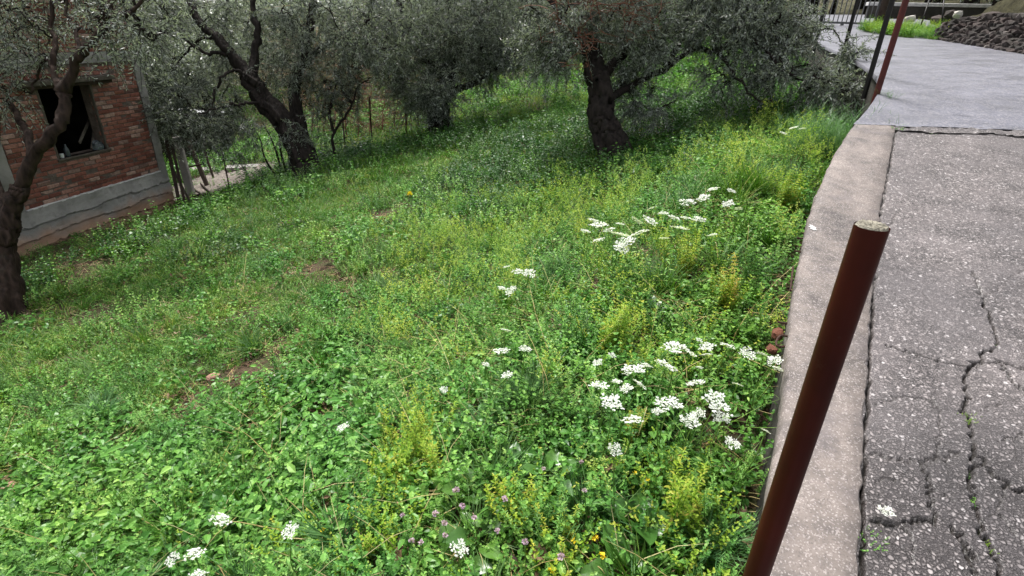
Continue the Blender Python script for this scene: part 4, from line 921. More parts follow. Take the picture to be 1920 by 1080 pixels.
for row in range(10):
    s_ = -.05 + .1 * rng.random()
    while s_ < sl_[-1]:
        w = .13 + .19 * rng.random(); h = .06 + .035 * rng.random()
        hm = .30 + .25 * min(1, s_ / 1.2)
        z = .02 + row * .052
        if z < hm:
            c_ = along(min(s_ + w / 2, sl_[-1])); tng = norm(along(min(s_ + w, sl_[-1])) - along(max(s_, 0)) + 1e-6)
            o = link('stone', random.choice(SM), sw); o.location = tuple(c_ - out_n * (.026 * row + .05 * rng.random()) + np.array([0, 0, z]) - parent_loc(sw))
            o.scale = (w * 1.08, .22, h * 1.1); o.rotation_euler = (rng.normal(0, .06), rng.normal(0, .07), math.atan2(tng[1], tng[0]) + rng.normal(0, .15)); ns += 1
        s_ += w * .93
mb = MB(); rows = []
for s_ in np.arange(0, sl_[-1], .1):
    c_ = along(s_); hm = .32 + .25 * min(1, s_ / 1.2) + .03 * rng.normal(); tb = .25 * min(1, s_ / .9)
    rows.append([c_ - out_n * .10 + [0, 0, -.1], c_ - out_n * .34 + [0, 0, hm - .06], c_ - out_n * .42 + [0, 0, hm + tb * .8], c_ - out_n * .6 + [0, 0, hm + tb + .02], c_ - out_n * 3.5 + [0, 0, hm + tb + .15]])
V = np.array(rows).reshape(-1, 3); n = 5; i = np.arange(len(rows) - 1)[:, None] * n; j = np.arange(n - 1)[None, :]
mb.add(V, np.stack([i + j, i + j + 1, i + n + j + 1, i + n + j], -1).reshape(-1, 4), v=.5); put('earth_backing', mb, MAT['earth_bank'], sw, smooth=True)
PM = [stone_mesh(20 + k, MAT['pale_stone'], 2) for k in range(4)]; CM_ = [stone_mesh(30 + k, MAT['clay_stone'], 2) for k in range(3)]
def rock(p, size, me, lab, flat=.6, name='rock', cat='stone'):
    o = link(name, me); o.location = tuple(np.asarray(p) + [0, 0, size * flat * .25]); o.scale = (size, size * .8, size * flat); o.rotation_euler = (rng.normal(0, .2), rng.normal(0, .2), rng.random() * 6); return tag(o, lab, cat)
rock(PT(1706, 38, 13.3), .2, PM[0], 'big white rock in the roadside weeds near the gate')
rock(PT(1757, 42, 12.0), .3, SM[1], 'broad grey boulder at the weedy end of the stone wall')
rock(PT(1782, 32, 11.6), .26, SM[3], 'middle grey rock of the pile above the stone wall end')
rock(PT(1795, 30, 11.4), .18, PM[1], 'pale rock topping the pile above the stone wall end')
# ------------------------------------------------------------------ loose stones and rubble
def rk(px, py, s_, me, lab, **kw): return rock(gp(px, py, .01), s_, me, lab, **kw)
rk(402, 712, .075, CM_[0], 'pinkish pale stone half sunk in the bare patch')
rk(565, 417, .075, PM[2], 'lone small white stone on the short lawn')
rk(372, 792, .05, PM[0], 'small white chip of stone below the bare patch')
rk(515, 712, .045, PM[3], 'tiny cream stone among clover in mid slope')
rk(20, 918, .07, CM_[1], 'pink clay stone on bare soil at the very edge of the weeds')
rk(1368, 1062, .085, CM_[2], 'rough pink rock lying at the foot of the maroon post', flat=.8)
for (px, py, s_, lab) in ((1464, 606, .10, 'upper broken terracotta lump under the coping edge'), (1453, 634, .08, 'lower broken terracotta lump beside the rusty bars')):
    p = hit(px, py, lambda x, y: zroad(x, y) - .12); rock(p - [0, 0, .07], s_ * .55, stone_mesh(40 + px, MAT['terracotta'], 2), lab, flat=.7, name='brick_fragment', cat='rubble')
for (pxs, lab) in ((((1486, 632), (1462, 630), (1456, 648), (1480, 650)), 'bent rusty bar looped out of the wall below the coping'), (((1484, 608), (1458, 604)), 'straight rusty bar end beside the terracotta lumps'), (((1512, 448), (1494, 446)), 'short rusty bar sticking out near the white paint spot'), (((1508, 474), (1490, 470)), 'second short rusty bar below the white paint spot'), (((1487, 500), (1482, 545)), 'dark iron strap hanging down the wall face')):
    p = [hit(*a, lambda x, y: zroad(x, y) - .05) for a in pxs]; mb = MB(); tube(mb, smoothline(p, 3), .005, 6); tag(put('rusty_bar', mb, MAT['rust'], origin=p[0]), lab, 'rebar')
p = hitroad(1522, 433); mb = MB(); th = np.linspace(0, 6.283, 15)[:-1]; V = [p + [0, 0, .017]] + [np.array([p[0] + .018 * math.cos(a) * (1 + .3 * rng.normal()), p[1] + .025 * math.sin(a) * (1 + .3 * rng.normal()), 0]) for a in th]
for k_ in range(1, 15): V[k_][2] = float(zroad(V[k_][0], V[k_][1])) + .017
mb.add(V, None, [[0, 1 + k, 1 + (k + 1) % 14] for k in range(14)]); put('paint_spot', mb, MAT['white_wall'], rw)
# ------------------------------------------------------------------ low cover: kinds of clump
UPV = np.array([0, 0, 1.0])
def disc(n, R): a = rng.random(n) * 6.283; r = R * np.sqrt(rng.random(n)); return np.stack([r * np.cos(a), r * np.sin(a), np.zeros(n)], 1)
def outw(p, k=1.0): return norm(p * [1, 1, 0] + rng.normal(0, .03, p.shape) * [1, 1, 0] + 1e-5) * k
def k_lawn(n=110, R=.15, L=.085):
    m = MB(); p = disc(n, R); blades(m, p, rng.normal(0, .38, (n, 3)) * [1, 1, 0] + UPV, L * (.5 + .9 * rng.random(n)), .0042, .15 + .4 * rng.random(n)); 
    n2 = 14; p = disc(n2, R); leaf_broad(m, p + UPV * .02, rdir(n2, 0, .5), UPV + rng.normal(0, .3, (n2, 3)), .02 + .012 * rng.random(n2), .016, m=1)
    return m.mesh('lawn', [MAT['grass'], MAT['small']])
def k_tuft(mat, n=80, L=.26, w=.005, bend=.35):
    m = MB(); p = disc(n, .045); blades(m, p, outw(p, .55) * rng.random((n, 1)) + rng.normal(0, .12, (n, 3)) * [1, 1, 0] + UPV, L * (.45 + .75 * rng.random(n)), w, bend * (.4 + rng.random(n)))
    n2 = 12; p = disc(n2, .05); blades(m, p, outw(p, .9) + UPV * .5, L * .7, w * .8, .5, m=1); return m.mesh('tuft', [mat, MAT['straw']])
def k_broad(mat, n=46, R=.15, H=.15, L=.045, ratio=.62, shape='ovate'):
    m = MB(); p = disc(n, R); h = H * (.25 + .75 * rng.random(n)) * (1 - .5 * (np.hypot(p[:, 0], p[:, 1]) / R) ** 2); top = p + UPV * h[:, None]
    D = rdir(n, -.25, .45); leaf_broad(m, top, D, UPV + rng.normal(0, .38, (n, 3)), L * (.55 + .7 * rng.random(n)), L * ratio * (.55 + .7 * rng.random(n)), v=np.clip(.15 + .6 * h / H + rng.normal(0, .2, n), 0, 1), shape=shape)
    blades(m, p * .8, norm(top - p * .8), np.linalg.norm(top - p * .8, axis=1), .0025, 0, m=1); return m.mesh('broad', [mat, MAT['stem']])
def k_small(mat, ns=16, R=.13, H=.17, L=.019, per=9, up=.55, ratio=.6):
    m = MB(); b = disc(ns, R); d = norm(outw(b, .35) + rng.normal(0, .2, (ns, 3)) * [1, 1, 0] + UPV); hh = H * (.45 + .7 * rng.random(ns)); blades(m, b, d, hh, .0022, .08, m=1)
    u = np.tile((np.arange(per) + 1.2) / per, ns); idx = np.repeat(np.arange(ns), per)
    for s_ in (1, -1):
        base = b[idx] + d[idx] * (hh[idx] * u)[:, None]; ang = np.tile(np.arange(per) * 1.6, ns) + idx * 1.3 + (0 if s_ > 0 else math.pi)
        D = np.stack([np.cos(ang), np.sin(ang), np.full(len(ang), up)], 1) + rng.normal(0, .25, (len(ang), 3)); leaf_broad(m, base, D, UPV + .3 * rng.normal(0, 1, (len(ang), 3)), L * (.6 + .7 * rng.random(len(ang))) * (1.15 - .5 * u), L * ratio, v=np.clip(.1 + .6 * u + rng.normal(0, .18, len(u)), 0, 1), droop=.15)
    return m.mesh('small', [mat, MAT['stem']])
def k_spire(mat, ns=6, H=.34, L=.03, per=15, R=.07, gold=None, r=.25):
    m = MB(); b = disc(ns, R); d = norm(outw(b, .12) + rng.normal(0, .09, (ns, 3)) * [1, 1, 0] + UPV); hh = H * (.5 + .6 * rng.random(ns)); blades(m, b, d, hh, .004, .03, m=1)
    u = np.tile(.15 + .85 * (np.arange(per) + .5) / per, ns); idx = np.repeat(np.arange(ns), per)
    for w in range(4):
        base = b[idx] + d[idx] * (hh[idx] * u)[:, None]; ang = w * math.pi / 2 + np.tile(np.arange(per) * .8, ns) + rng.normal(0, .2, len(u)); D = np.stack([np.cos(ang), np.sin(ang), .35 + .3 * rng.random(len(ang))], 1)
        g = (rng.random(len(u)) < r * (1.3 - u)) if gold else np.zeros(len(u), bool); LL = L * (.6 + .6 * rng.random(len(u))) * (1.2 - .55 * u)
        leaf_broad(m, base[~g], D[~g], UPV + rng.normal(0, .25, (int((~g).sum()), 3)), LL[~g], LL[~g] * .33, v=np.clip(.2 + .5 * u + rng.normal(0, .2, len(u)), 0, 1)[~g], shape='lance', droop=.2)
        if gold and g.any(): leaf_broad(m, base[g], D[g] - [0, 0, .5], UPV + rng.normal(0, .3, (int(g.sum()), 3)), LL[g], LL[g] * .35, m=2, shape='lance')
    return m.mesh('spire', [mat, MAT['stem'], MAT['gold']])
def k_haze(ns=9, H=.42, R=.11, leafy=True):
    m = MB(); b = disc(ns, R * .5); d = norm(outw(b, .2) + rng.normal(0, .16, (ns, 3)) * [1, 1, 0] + UPV); hh = H * (.6 + .5 * rng.random(ns)); blades(m, b, d, hh, .0022, .06, m=1)
    br = 5
    for i in range(ns):
        for k in range(br):
            a = b[i] + d[i] * hh[i] * (.5 + .5 * (k + rng.random()) / br); e = norm(rdir(1, .1, .9)[0] + d[i] * .6); l = .05 + .06 * rng.random(); blades(m, a[None], e[None], l, .0016, .1, m=1)
            nf = 8; uu = .3 + .7 * rng.random(nf); fp_ = a + e * (l * uu)[:, None] + rng.normal(0, .006, (nf, 3)); leaf_simple(m, fp_, rdir(nf, -.2, 1), rdir(nf, 0, 1), .009 + .005 * rng.random(nf), .008, m=2)
    if leafy:
        n = 40; p = disc(n, R); leaf_broad(m, p + UPV * (H * .6 * rng.random(n))[:, None], rdir(n, 0, .6), UPV + rng.normal(0, .4, (n, 3)), .03 + .015 * rng.random(n), .011, shape='lance')
    return m.mesh('haze_plant', [MAT['small'], MAT['stem'], MAT['haze']])
def k_litter(n=26, R=.16):
    m = MB(); p = disc(n, R) + UPV * .012; leaf_broad(m, p, rdir(n, -.1, .3), UPV + rng.normal(0, .5, (n, 3)), .028 + .03 * rng.random(n), .016, fold=.3, droop=-.1)
    n2 = 16; p = disc(n2, R) + UPV * .012; blades(m, p, rdir(n2, -.02, .12), .05 + .1 * rng.random(n2), .003, .02, m=1); return m.mesh('litter', [MAT['litter'], MAT['straw']])
def k_feather(ns=14, H=.3):
    m = MB(); b = disc(ns, .06); d = norm(outw(b, .5) + rng.normal(0, .2, (ns, 3)) * [1, 1, 0] + UPV); hh = H * (.6 + .5 * rng.random(ns)); blades(m, b, d, hh, .003, .15)
    n = 22; idx = np.repeat(np.arange(ns), n); u = np.tile(np.linspace(.2, 1, n), ns); base = b[idx] + d[idx] * (hh[idx] * u)[:, None]; blades(m, base, rdir(len(idx), -.1, .7) + d[idx] * .6, .05 + .05 * rng.random(len(idx)), .0016, .1); return m.mesh('feather', [MAT['grass_blue']])
def k_stalk(n=5):
    m = MB(); p = disc(n, .05); dry = rng.random(n) < .45
    for k in range(n): blades(m, p[k:k + 1], rng.normal(0, .35, (1, 3)) * [1, 1, 0] + UPV, .3 + .28 * rng.random(), .0034, .25 + .5 * rng.random(), m=int(dry[k]))
    return m.mesh('stalk', [MAT['stem'], MAT['straw']])
KIND = {'stalk': [k_stalk() for _ in range(5)],
    'lawn': [k_lawn(150, .15, .07) for _ in range(4)], 'lawn_low': [k_lawn(90, .16, .055) for _ in range(3)],
    'tuft': [k_tuft(MAT['grass']) for _ in range(3)], 'tuft_blue': [k_tuft(MAT['grass_blue'], 90, .28, .0055) for _ in range(3)],
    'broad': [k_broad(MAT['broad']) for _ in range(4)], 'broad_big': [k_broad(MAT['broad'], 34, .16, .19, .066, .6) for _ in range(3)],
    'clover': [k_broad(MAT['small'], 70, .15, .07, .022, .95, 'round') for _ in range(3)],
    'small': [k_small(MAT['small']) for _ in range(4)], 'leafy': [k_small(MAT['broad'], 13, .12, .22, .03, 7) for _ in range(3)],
    'bright': [k_small(MAT['bright'], 12, .1, .24, .024, 9, .7, .45) for _ in range(3)], 'spire': [k_spire(MAT['bright'], 5, .3, .03, 13, .07, True) for _ in range(3)],
    'spire_green': [k_spire(MAT['small'], 6, .28, .03, 12, .08) for _ in range(3)],
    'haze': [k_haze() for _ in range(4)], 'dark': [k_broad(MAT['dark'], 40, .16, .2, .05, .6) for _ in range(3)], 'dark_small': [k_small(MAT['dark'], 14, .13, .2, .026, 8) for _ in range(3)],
    'litter': [k_litter() for _ in range(3)], 'feather': [k_feather() for _ in range(2)],
}
def W2(px, py): return hit(px, py)[:2]
def blob(x, y, lst):
    w = np.zeros_like(x)
    for px, py, r in lst:
        c_ = W2(px, py); w = np.maximum(w, np.exp(-((x - c_[0]) ** 2 + (y - c_[1]) ** 2) / (r * r)))
    return w
cand = []
for (d0, d1, sp) in ((.5, 3.2, .075), (3.2, 5.5, .10), (5.5, 9, .15), (9, 14, .21), (14, 22, .34), (22, 40, .8)):
    gx_, gy_ = np.meshgrid(np.arange(-24, 16, sp), np.arange(.2, 40, sp)); x = gx_.ravel() + rng.uniform(-.5, .5, gx_.size) * sp * 1.3; y = gy_.ravel() + rng.uniform(-.5, .5, gx_.size) * sp * 1.3
    dd = np.hypot(x, y); k = (dd >= d0) & (dd < d1) & (x < xwall(y) - .03) & (x > -1.08 * y - 1.3) & (x < 1.1 * y + .8)
    cand.append(np.stack([x[k], y[k], np.full(k.sum(), sp)], 1))
cand = np.concatenate(cand); x, y, sp = cand.T; dw = xwall(y) - x
bare_spots = [(385, 745, .20), (395, 700, .12), (620, 790, .13), (180, 592, .32), (250, 585, .2), (490, 690, .22), (1150, 1015, .09), (15, 925, .12), (720, 402, .3), (600, 505, .25), (640, 450, .2), (180, 505, .35), (1080, 870, .07), (1345, 800, .08), (1040, 920, .05), (1380, 780, .08), (1375, 990, .07), (235, 830, .1), (480, 800, .08), (480, 590, .2), (60, 595, .3)]
bw = blob(x, y, [(a, b, c * 1.0) for a, b, c in bare_spots])
hd_ = np.array([x - HC[0], y - HC[1]]).T @ HN[:2]; nearhouse = (hd_ < 1.3) & (hd_ > 0) & (y < HC[1] + 1) & (y > HC[1] - 4.5)
inhouse = (np.array([x - HC[0], y - HC[1]]).T @ HN[:2] < .12) & (np.array([x - HC[0], y - HC[1]]).T @ HA[:2] < .1) & (x < -4)
nz1 = vnoise(x, y, .7, 41); nz2 = vnoise(x, y, .45, 42); nz3 = vnoise(x, y, 1.3, 43)
ok = (rng.random(len(x)) > bw * 1.6) & ~inhouse & ~(in_gravel(x, y) & (rng.random(len(x)) < .93))
lawn = blob(x, y, [(250, 560, 1.5), (480, 440, 1.8), (600, 390, 1.8), (760, 330, 2.0), (350, 640, 1.0), (120, 640, 1.0), (900, 280, 2.5), (60, 700, .8), (560, 560, 1.0), (720, 270, 2.5)])
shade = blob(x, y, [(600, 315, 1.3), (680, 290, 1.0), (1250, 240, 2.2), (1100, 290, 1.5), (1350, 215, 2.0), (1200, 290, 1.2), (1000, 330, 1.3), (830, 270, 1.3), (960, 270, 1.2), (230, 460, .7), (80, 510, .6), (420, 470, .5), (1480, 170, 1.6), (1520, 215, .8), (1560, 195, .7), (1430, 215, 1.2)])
yel = blob(x, y, [(1010, 420, .85), (1060, 400, .7), (850, 470, .6), (1400, 290, .35), (1440, 265, .3), (1480, 260, .3), (900, 540, .45), (960, 470, .6), (1330, 330, .3), (800, 600, .35), (1450, 320, .35), (1180, 370, .6)])
yg = blob(x, y, [(790, 830, .17), (820, 790, .13), (740, 870, .12), (1150, 610, .13), (1360, 540, .12), (1270, 930, .15), (1160, 380, .4), (1270, 500, .2), (1480, 360, .25), (1180, 480, .25), (1330, 470, .2), (1270, 1030, .15), (1200, 700, .2), (640, 1060, .2), (1000, 1000, .2), (890, 690, .12), (1120, 560, .2)])
leafz = blob(x, y, [(130, 960, .5), (60, 1040, .5), (250, 900, .4), (200, 1040, .4), (400, 1000, .35), (100, 850, .4), (540, 930, .35), (330, 820, .3), (620, 720, .4), (560, 850, .35), (480, 760, .4)])
clear = ((y > 13) & (x > -4.5) & (x < 3.5)) * 1.0
farfield = ((y > 12.5) & (x < -4)) * 1.0
near = sstep(5.0, 2.5, np.hypot(x, y)) if False else 1 - sstep(2.8, 5.2, np.hypot(x, y))
tall = 1 - sstep(.8, 3.2, dw); S0 = np.ones_like(x)
Wt = {
    'lawn': 3.2 * lawn * (1 - tall) + .25, 'lawn_low': .7 * lawn + 1.2 * farfield, 'tuft': .22 + .25 * (nz1 > .7), 'tuft_blue': .10 + .8 * (nz2 > .78) * near + .25 * tall,
    'broad': .7 * near + 1.2 * (nz2 > .55) * (1 - lawn) + .25, 'broad_big': 4.5 * leafz * near, 'clover': .5 + .9 * (nz3 > .5) * (1 - tall), 'small': .9 + .6 * tall, 'leafy': .55 + .6 * (nz1 < .35) * (1 - lawn),
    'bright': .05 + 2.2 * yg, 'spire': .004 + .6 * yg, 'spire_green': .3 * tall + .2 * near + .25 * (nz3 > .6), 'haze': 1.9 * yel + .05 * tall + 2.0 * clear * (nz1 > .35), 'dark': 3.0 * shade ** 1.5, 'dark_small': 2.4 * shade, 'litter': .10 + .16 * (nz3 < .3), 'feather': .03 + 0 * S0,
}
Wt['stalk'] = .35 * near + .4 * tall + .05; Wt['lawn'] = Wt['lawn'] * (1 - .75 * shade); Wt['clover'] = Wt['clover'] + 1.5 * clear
for k in ('broad', 'leafy', 'small', 'haze', 'tuft', 'tuft_blue', 'spire_green', 'bright', 'clover'): Wt[k] = Wt[k] * (1 - .88 * lawn * (1 - tall))
Wt['lawn'] = Wt['lawn'] + 2.0 * lawn; Wt['bright'] = Wt['bright'] + 1.0 * clear
names = list(Wt); Wm = np.stack([np.maximum(Wt[k] * S0, 0) for k in names], 1); Wm /= Wm.sum(1, keepdims=True); ch = (Wm.cumsum(1) > rng.random(len(x))[:, None]).argmax(1)
zz = zgrass(x, y)
LBL = {'stalk': 'long bent grass stalks and dry straws', 'lawn': 'short green grass of the slope', 'lawn_low': 'thin low grass of the far field', 'tuft': 'small wild grass tufts through the weeds', 'tuft_blue': 'bluish long grass tufts through the weeds', 'broad': 'broad-leaved green ground weeds', 'broad_big': 'lush large-leaved weeds at the near corner', 'clover': 'low clover carpet', 'small': 'fine small-leaved green weeds', 'leafy': 'upright leafy green weeds',
       'bright': 'yellow-green bushy weeds', 'spire': 'yellowing upright weeds', 'spire_green': 'green upright whorled weeds', 'haze': 'pale yellow flowering weeds', 'dark': 'dark nettle-like leaves in the shade', 'dark_small': 'dark small-leaved weeds in the shade', 'litter': 'brown leaf litter and straw', 'feather': 'feathery blue-green fennel weeds'}
for k, nm in enumerate(names):
    s_ = ok & (ch == k)
    if not s_.any(): continue
    n = int(s_.sum()); sc_ = (.75 + .5 * rng.random(n)) * np.clip(sp[s_] / .11, .85, 3.2) ** .75
    hs_ = 1.0 - .55 * nearhouse[s_]
    if nm in ('haze', 'spire', 'spire_green', 'tuft', 'tuft_blue', 'bright', 'stalk'): sc_ = np.minimum(sc_, .7 + .35 * rng.random(n))
    rot_ = np.stack([rng.normal(0, .12, n), rng.normal(0, .12, n) - .12, rng.random(n) * 6.283], 1)
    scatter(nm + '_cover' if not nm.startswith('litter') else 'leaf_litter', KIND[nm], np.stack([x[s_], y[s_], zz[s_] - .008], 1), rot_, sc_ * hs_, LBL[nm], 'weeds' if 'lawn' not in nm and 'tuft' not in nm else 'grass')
nl = 1500; kx = rng.uniform(-8, 3, nl); ky = rng.uniform(.8, 11, nl); kk = (kx < xwall(ky) - .05) & (kx > -1.05 * ky - .8); kx, ky = kx[kk], ky[kk]
scatter('soil_litter', KIND['litter'], np.stack([kx, ky, zgrass(kx, ky) + .002], 1), np.stack([0 * kx, 0 * kx, rng.random(len(kx)) * 6.283], 1), .7 + .5 * rng.random(len(kx)), 'brown leaf litter lying on the bare soil', 'litter')
# weeds by the gate and on the stone bank
def patch(name, kinds, n, cx, cy, rx, ry, fz, sc0, label):
    a = rng.random(n) * 6.283; r = np.sqrt(rng.random(n)); X_ = cx + rx * r * np.cos(a); Y_ = cy + ry * r * np.sin(a); P_ = np.stack([X_, Y_, fz(X_, Y_)], 1)
    return scatter(name, sum((KIND[k] for k in kinds), []), P_, np.stack([rng.normal(0, .1, n), rng.normal(0, .1, n), rng.random(n) * 6.283], 1), sc0 * (.7 + .6 * rng.random(n)), label, 'weeds')
c_ = PT(1700, 55, 11.6); patch('roadside_weeds', ['small', 'broad', 'small', 'lawn', 'spire_green', 'bright'], 420, c_[0] + .1, c_[1], .75, 1.4, lambda x, y: zroad(x, y) + .01, .9, 'bright green weeds between gate post and stone wall')
c_ = PT(1598, 205, 4.75); patch('fennel_weeds', ['feather'], 22, c_[0] - .08, c_[1] + .05, .22, .4, lambda x, y: zgrass(x, y), 1.25, 'feathery blue-green fennel crowding the coping by the red-brown post')
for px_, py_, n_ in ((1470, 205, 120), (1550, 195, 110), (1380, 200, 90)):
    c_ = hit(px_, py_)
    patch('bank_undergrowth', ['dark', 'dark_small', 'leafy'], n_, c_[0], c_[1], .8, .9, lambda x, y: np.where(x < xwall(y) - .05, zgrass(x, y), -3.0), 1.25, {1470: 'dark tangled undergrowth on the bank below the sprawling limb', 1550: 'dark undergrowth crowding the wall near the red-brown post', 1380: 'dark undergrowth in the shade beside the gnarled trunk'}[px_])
# ------------------------------------------------------------------ single plants one can point at
def umbel_mesh(k):
    r_ = np.random.default_rng(500 + k); m = MB(); R = .040; nr = 15
    for i in range(nr):
        rr = R * math.sqrt((i + .4) / nr); a = i * 2.4 + .3 * r_.normal(); c = np.array([rr * math.cos(a), rr * math.sin(a), .012 - 6 * rr * rr + .002 * r_.normal()])
        blades(m, np.array([[0, 0, -.022]]), (c - [0, 0, -.022])[None], np.linalg.norm(c - [0, 0, -.022]), .0012, 0, m=1)
        n = 9; th = r_.random(n) * 6.283; q = c + np.stack([np.cos(th), np.sin(th), .15 * r_.normal(size=n)], 1) * (.0075 * np.sqrt(r_.random(n)))[:, None]; big = .0075 + .006 * (rr > .6 * R)
        leaf_broad(m, q, np.stack([np.cos(th), np.sin(th), .25 + .2 * r_.random(n)], 1), np.array([0, 0, 1.]) + r_.normal(0, .35, (n, 3)), big * (.8 + .5 * r_.random(n)), .0065, shape='round', fold=.1, droop=.1)
    return m.mesh('umbel', [MAT['white'], MAT['stem']])
UM = [umbel_mesh(k) for k in range(6)]
def umbel_plant(heads, label, group=None, h=.40):
    """heads: (px, py, size); the plant grows where the mean head stands above the slope"""
    pts_ = []
    for px, py, s_ in heads: pts_.append((hit(px, py, lambda x, y: zgrass(x, y) + h * (.9 + .2 * ((px * 7 + py) % 10) / 10)), s_))
    c_ = np.mean([p[:2] for p, _ in pts_], axis=0) + rng.normal(0, .02, 2); c_[0] = min(c_[0], float(xwall(c_[1])) - .08); base = np.array([c_[0], c_[1], float(zgrass(c_[0], c_[1]))]); o = empty('umbel_plant', base); tag(o, label, 'flower', group)
    mb = MB(); fork = base + np.array([0, 0, .12]) + rng.normal(0, .01, 3)
    tube(mb, np.array([base - [0, 0, .02], fork]), .0032, 5, cap=False)
    for p, s_ in pts_:
        a = p - np.array([0, 0, .022 * s_]); tube(mb, smoothline([fork, (fork + a) / 2 + rng.normal(0, .012, 3), a], 4), .0022, 5, cap=False)
    put('stem', mb, MAT['stem'], o)
    m2 = MB(); n = 26; u = rng.random(n); bb = base + np.array([0, 0, 1]) * (.02 + .2 * u)[:, None] + rng.normal(0, .02, (n, 3)); leaf_broad(m2, bb, rdir(n, 0, .6), UPV + rng.normal(0, .4, (n, 3)), .035 + .02 * rng.random(n), .012, shape='lance'); put('leaves', m2, MAT['small'], o)
    for p, s_ in pts_:
        e = link('umbel', random.choice(UM), o); e.location = tuple(p - base); e.scale = (s_ * .95,) * 3; tl = CAM - p; e.rotation_euler = (rng.normal(0, .24) + .12, rng.normal(0, .24), rng.random() * 6.28)
    return o
near_ = 'white umbels in the drift nearest the kerb'; far_ = 'white umbels in the drift below the gnarled olive'
A = [
    ([(1121, 680, .5), (1147, 666, .4)], 'pair of small white umbels beside a yellow-green spire'),
    ([(1124, 725, .85), (1156, 716, .45)], 'white umbels at the outer edge of the drift nearest the kerb'),
    ([(1187, 695, 1.1), (1212, 686, .55), (1248, 687, 1.05)], 'three broad white umbels in a row in the middle of the near drift'),
    ([(1198, 722, .7), (1174, 729, .6)], 'two white umbels tucked under the broad row of the near drift'),
    ([(1147, 756, 1.0)], 'single wide white umbel low in the near drift'),
    ([(1252, 759, 1.2), (1232, 772, .5)], 'largest white umbel of the near drift with a small one beside'),
    ([(1266, 655, 1.15), (1294, 664, .6)], 'tall white umbels topping the near drift'),
    ([(1326, 652, .75), (1323, 666, .55), (1311, 638, .35)], 'cluster of three white umbels behind the near drift'),
    ([(1363, 649, .75)], 'single white umbel between the near drift and the kerb plants'),
    ([(1304, 721, .85), (1312, 690, .35)], 'white umbel with a tiny one above it in the near drift'),
    ([(1401, 663, .75), (1431, 667, .7)], 'two white umbels leaning toward the coping'),
    ([(1453, 676, .65), (1454, 693, .85)], 'white umbels overhanging the coping edge'),
    ([(1382, 722, .5)], 'thin white umbel alone between near drift and coping'),
    ([(1342, 755, 1.15), (1354, 785, .8)], 'two large white umbels on the kerb side of the near drift'),
    ([(1292, 790, .85), (1309, 777, .6)], 'white umbels at the foot of the near drift'),
    ([(1187, 790, .85)], 'white umbel at the lower outer corner of the near drift'),
    ([(1435, 809, .4)], 'tiny white umbel against the wall below the coping'),
    ([(1373, 832, .6)], 'small white umbel hanging low near the maroon post'),
    ([(1152, 842, .6)], 'loose small white flower head above the arum leaves'),
    ([(1338, 356, .8), (1371, 359, .6)], 'farthest white umbels of the drift below the gnarled olive'),
    ([(1289, 381, 1.1), (1319, 372, .9)], 'two white umbels high in the drift below the gnarled olive'),
    ([(1366, 383, .8), (1385, 392, .5)], 'white umbels of the farther drift closest to the wall'),
    ([(1223, 391, .6), (1244, 401, .6)], 'pair of small white umbels above the middle of the farther drift'),
    ([(1262, 409, .8), (1285, 410, .7), (1310, 413, .9)], 'three white umbels in a row in the farther drift'),
    ([(1112, 414, .8), (1123, 424, 1.2), (1097, 434, .7)], 'white umbel bunch at the outer end of the farther drift'),
    ([(1193, 415, .8), (1217, 415, 1.1), (1162, 421, .6)], 'white umbels crowning the densest bunch of the farther drift'),
    ([(1141, 433, .9), (1162, 442, 1.2), (1199, 439, 1.1)], 'three wide white umbels in the densest bunch of the farther drift'),
    ([(1123, 451, .8), (1171, 457, 1.2), (1165, 467, .9)], 'lowest white umbels of the densest bunch of the farther drift'),
    ([(1274, 430, 1.1), (1245, 448, .6)], 'lacy white umbel low in the middle of the farther drift'),
    ([(1335, 442, .6)], 'lone white umbel below the row of three in the farther drift'),
    ([(972, 511, .8), (993, 513, .8), (950, 501, .5)], 'white umbels on the open slope between the two drifts'),
    ([(940, 541, .5), (958, 546, .7)], 'white umbels just below the open slope bunch'),
    ([(947, 620, .6)], 'small flat white umbel above a round one on the middle slope'),
    ([(940, 660, .95)], 'round full white umbel alone on the middle slope'),
    ([(984, 655, .6)], 'white umbel a step kerbward of the round full one'),
    ([(911, 684, .4), (951, 704, .55)], 'two little white umbels below the round full one'),
    ([(832, 731, .4)], 'tiny white umbel behind the yellow-green bush'),
    ([(644, 802, .65)], 'white flower head beside the bare red soil spot'),
    ([(414, 977, .85)], 'white umbel above the pair near the bottom weeds'),
    ([(366, 1040, .8), (325, 1050, .6), (372, 1078, .6)], 'bunch of white umbels among the lush weeds at the bottom'),
    ([(545, 996, .7)], 'single white umbel among grass between lush weeds and pink flowers'),
    ([(861, 1029, .6)], 'white flower head among the pink flowers'),
    ([(1488, 241, .8), (1504, 242, .6), (1468, 250, .6)], 'white umbels near the fennel by the far coping'),
]
for hd, lb in A: umbel_plant([(a, b, c * (1.0 if b > 600 else 1.08)) for a, b, c in hd], lb, h=.38 if hd[0][1] > 600 else .42)
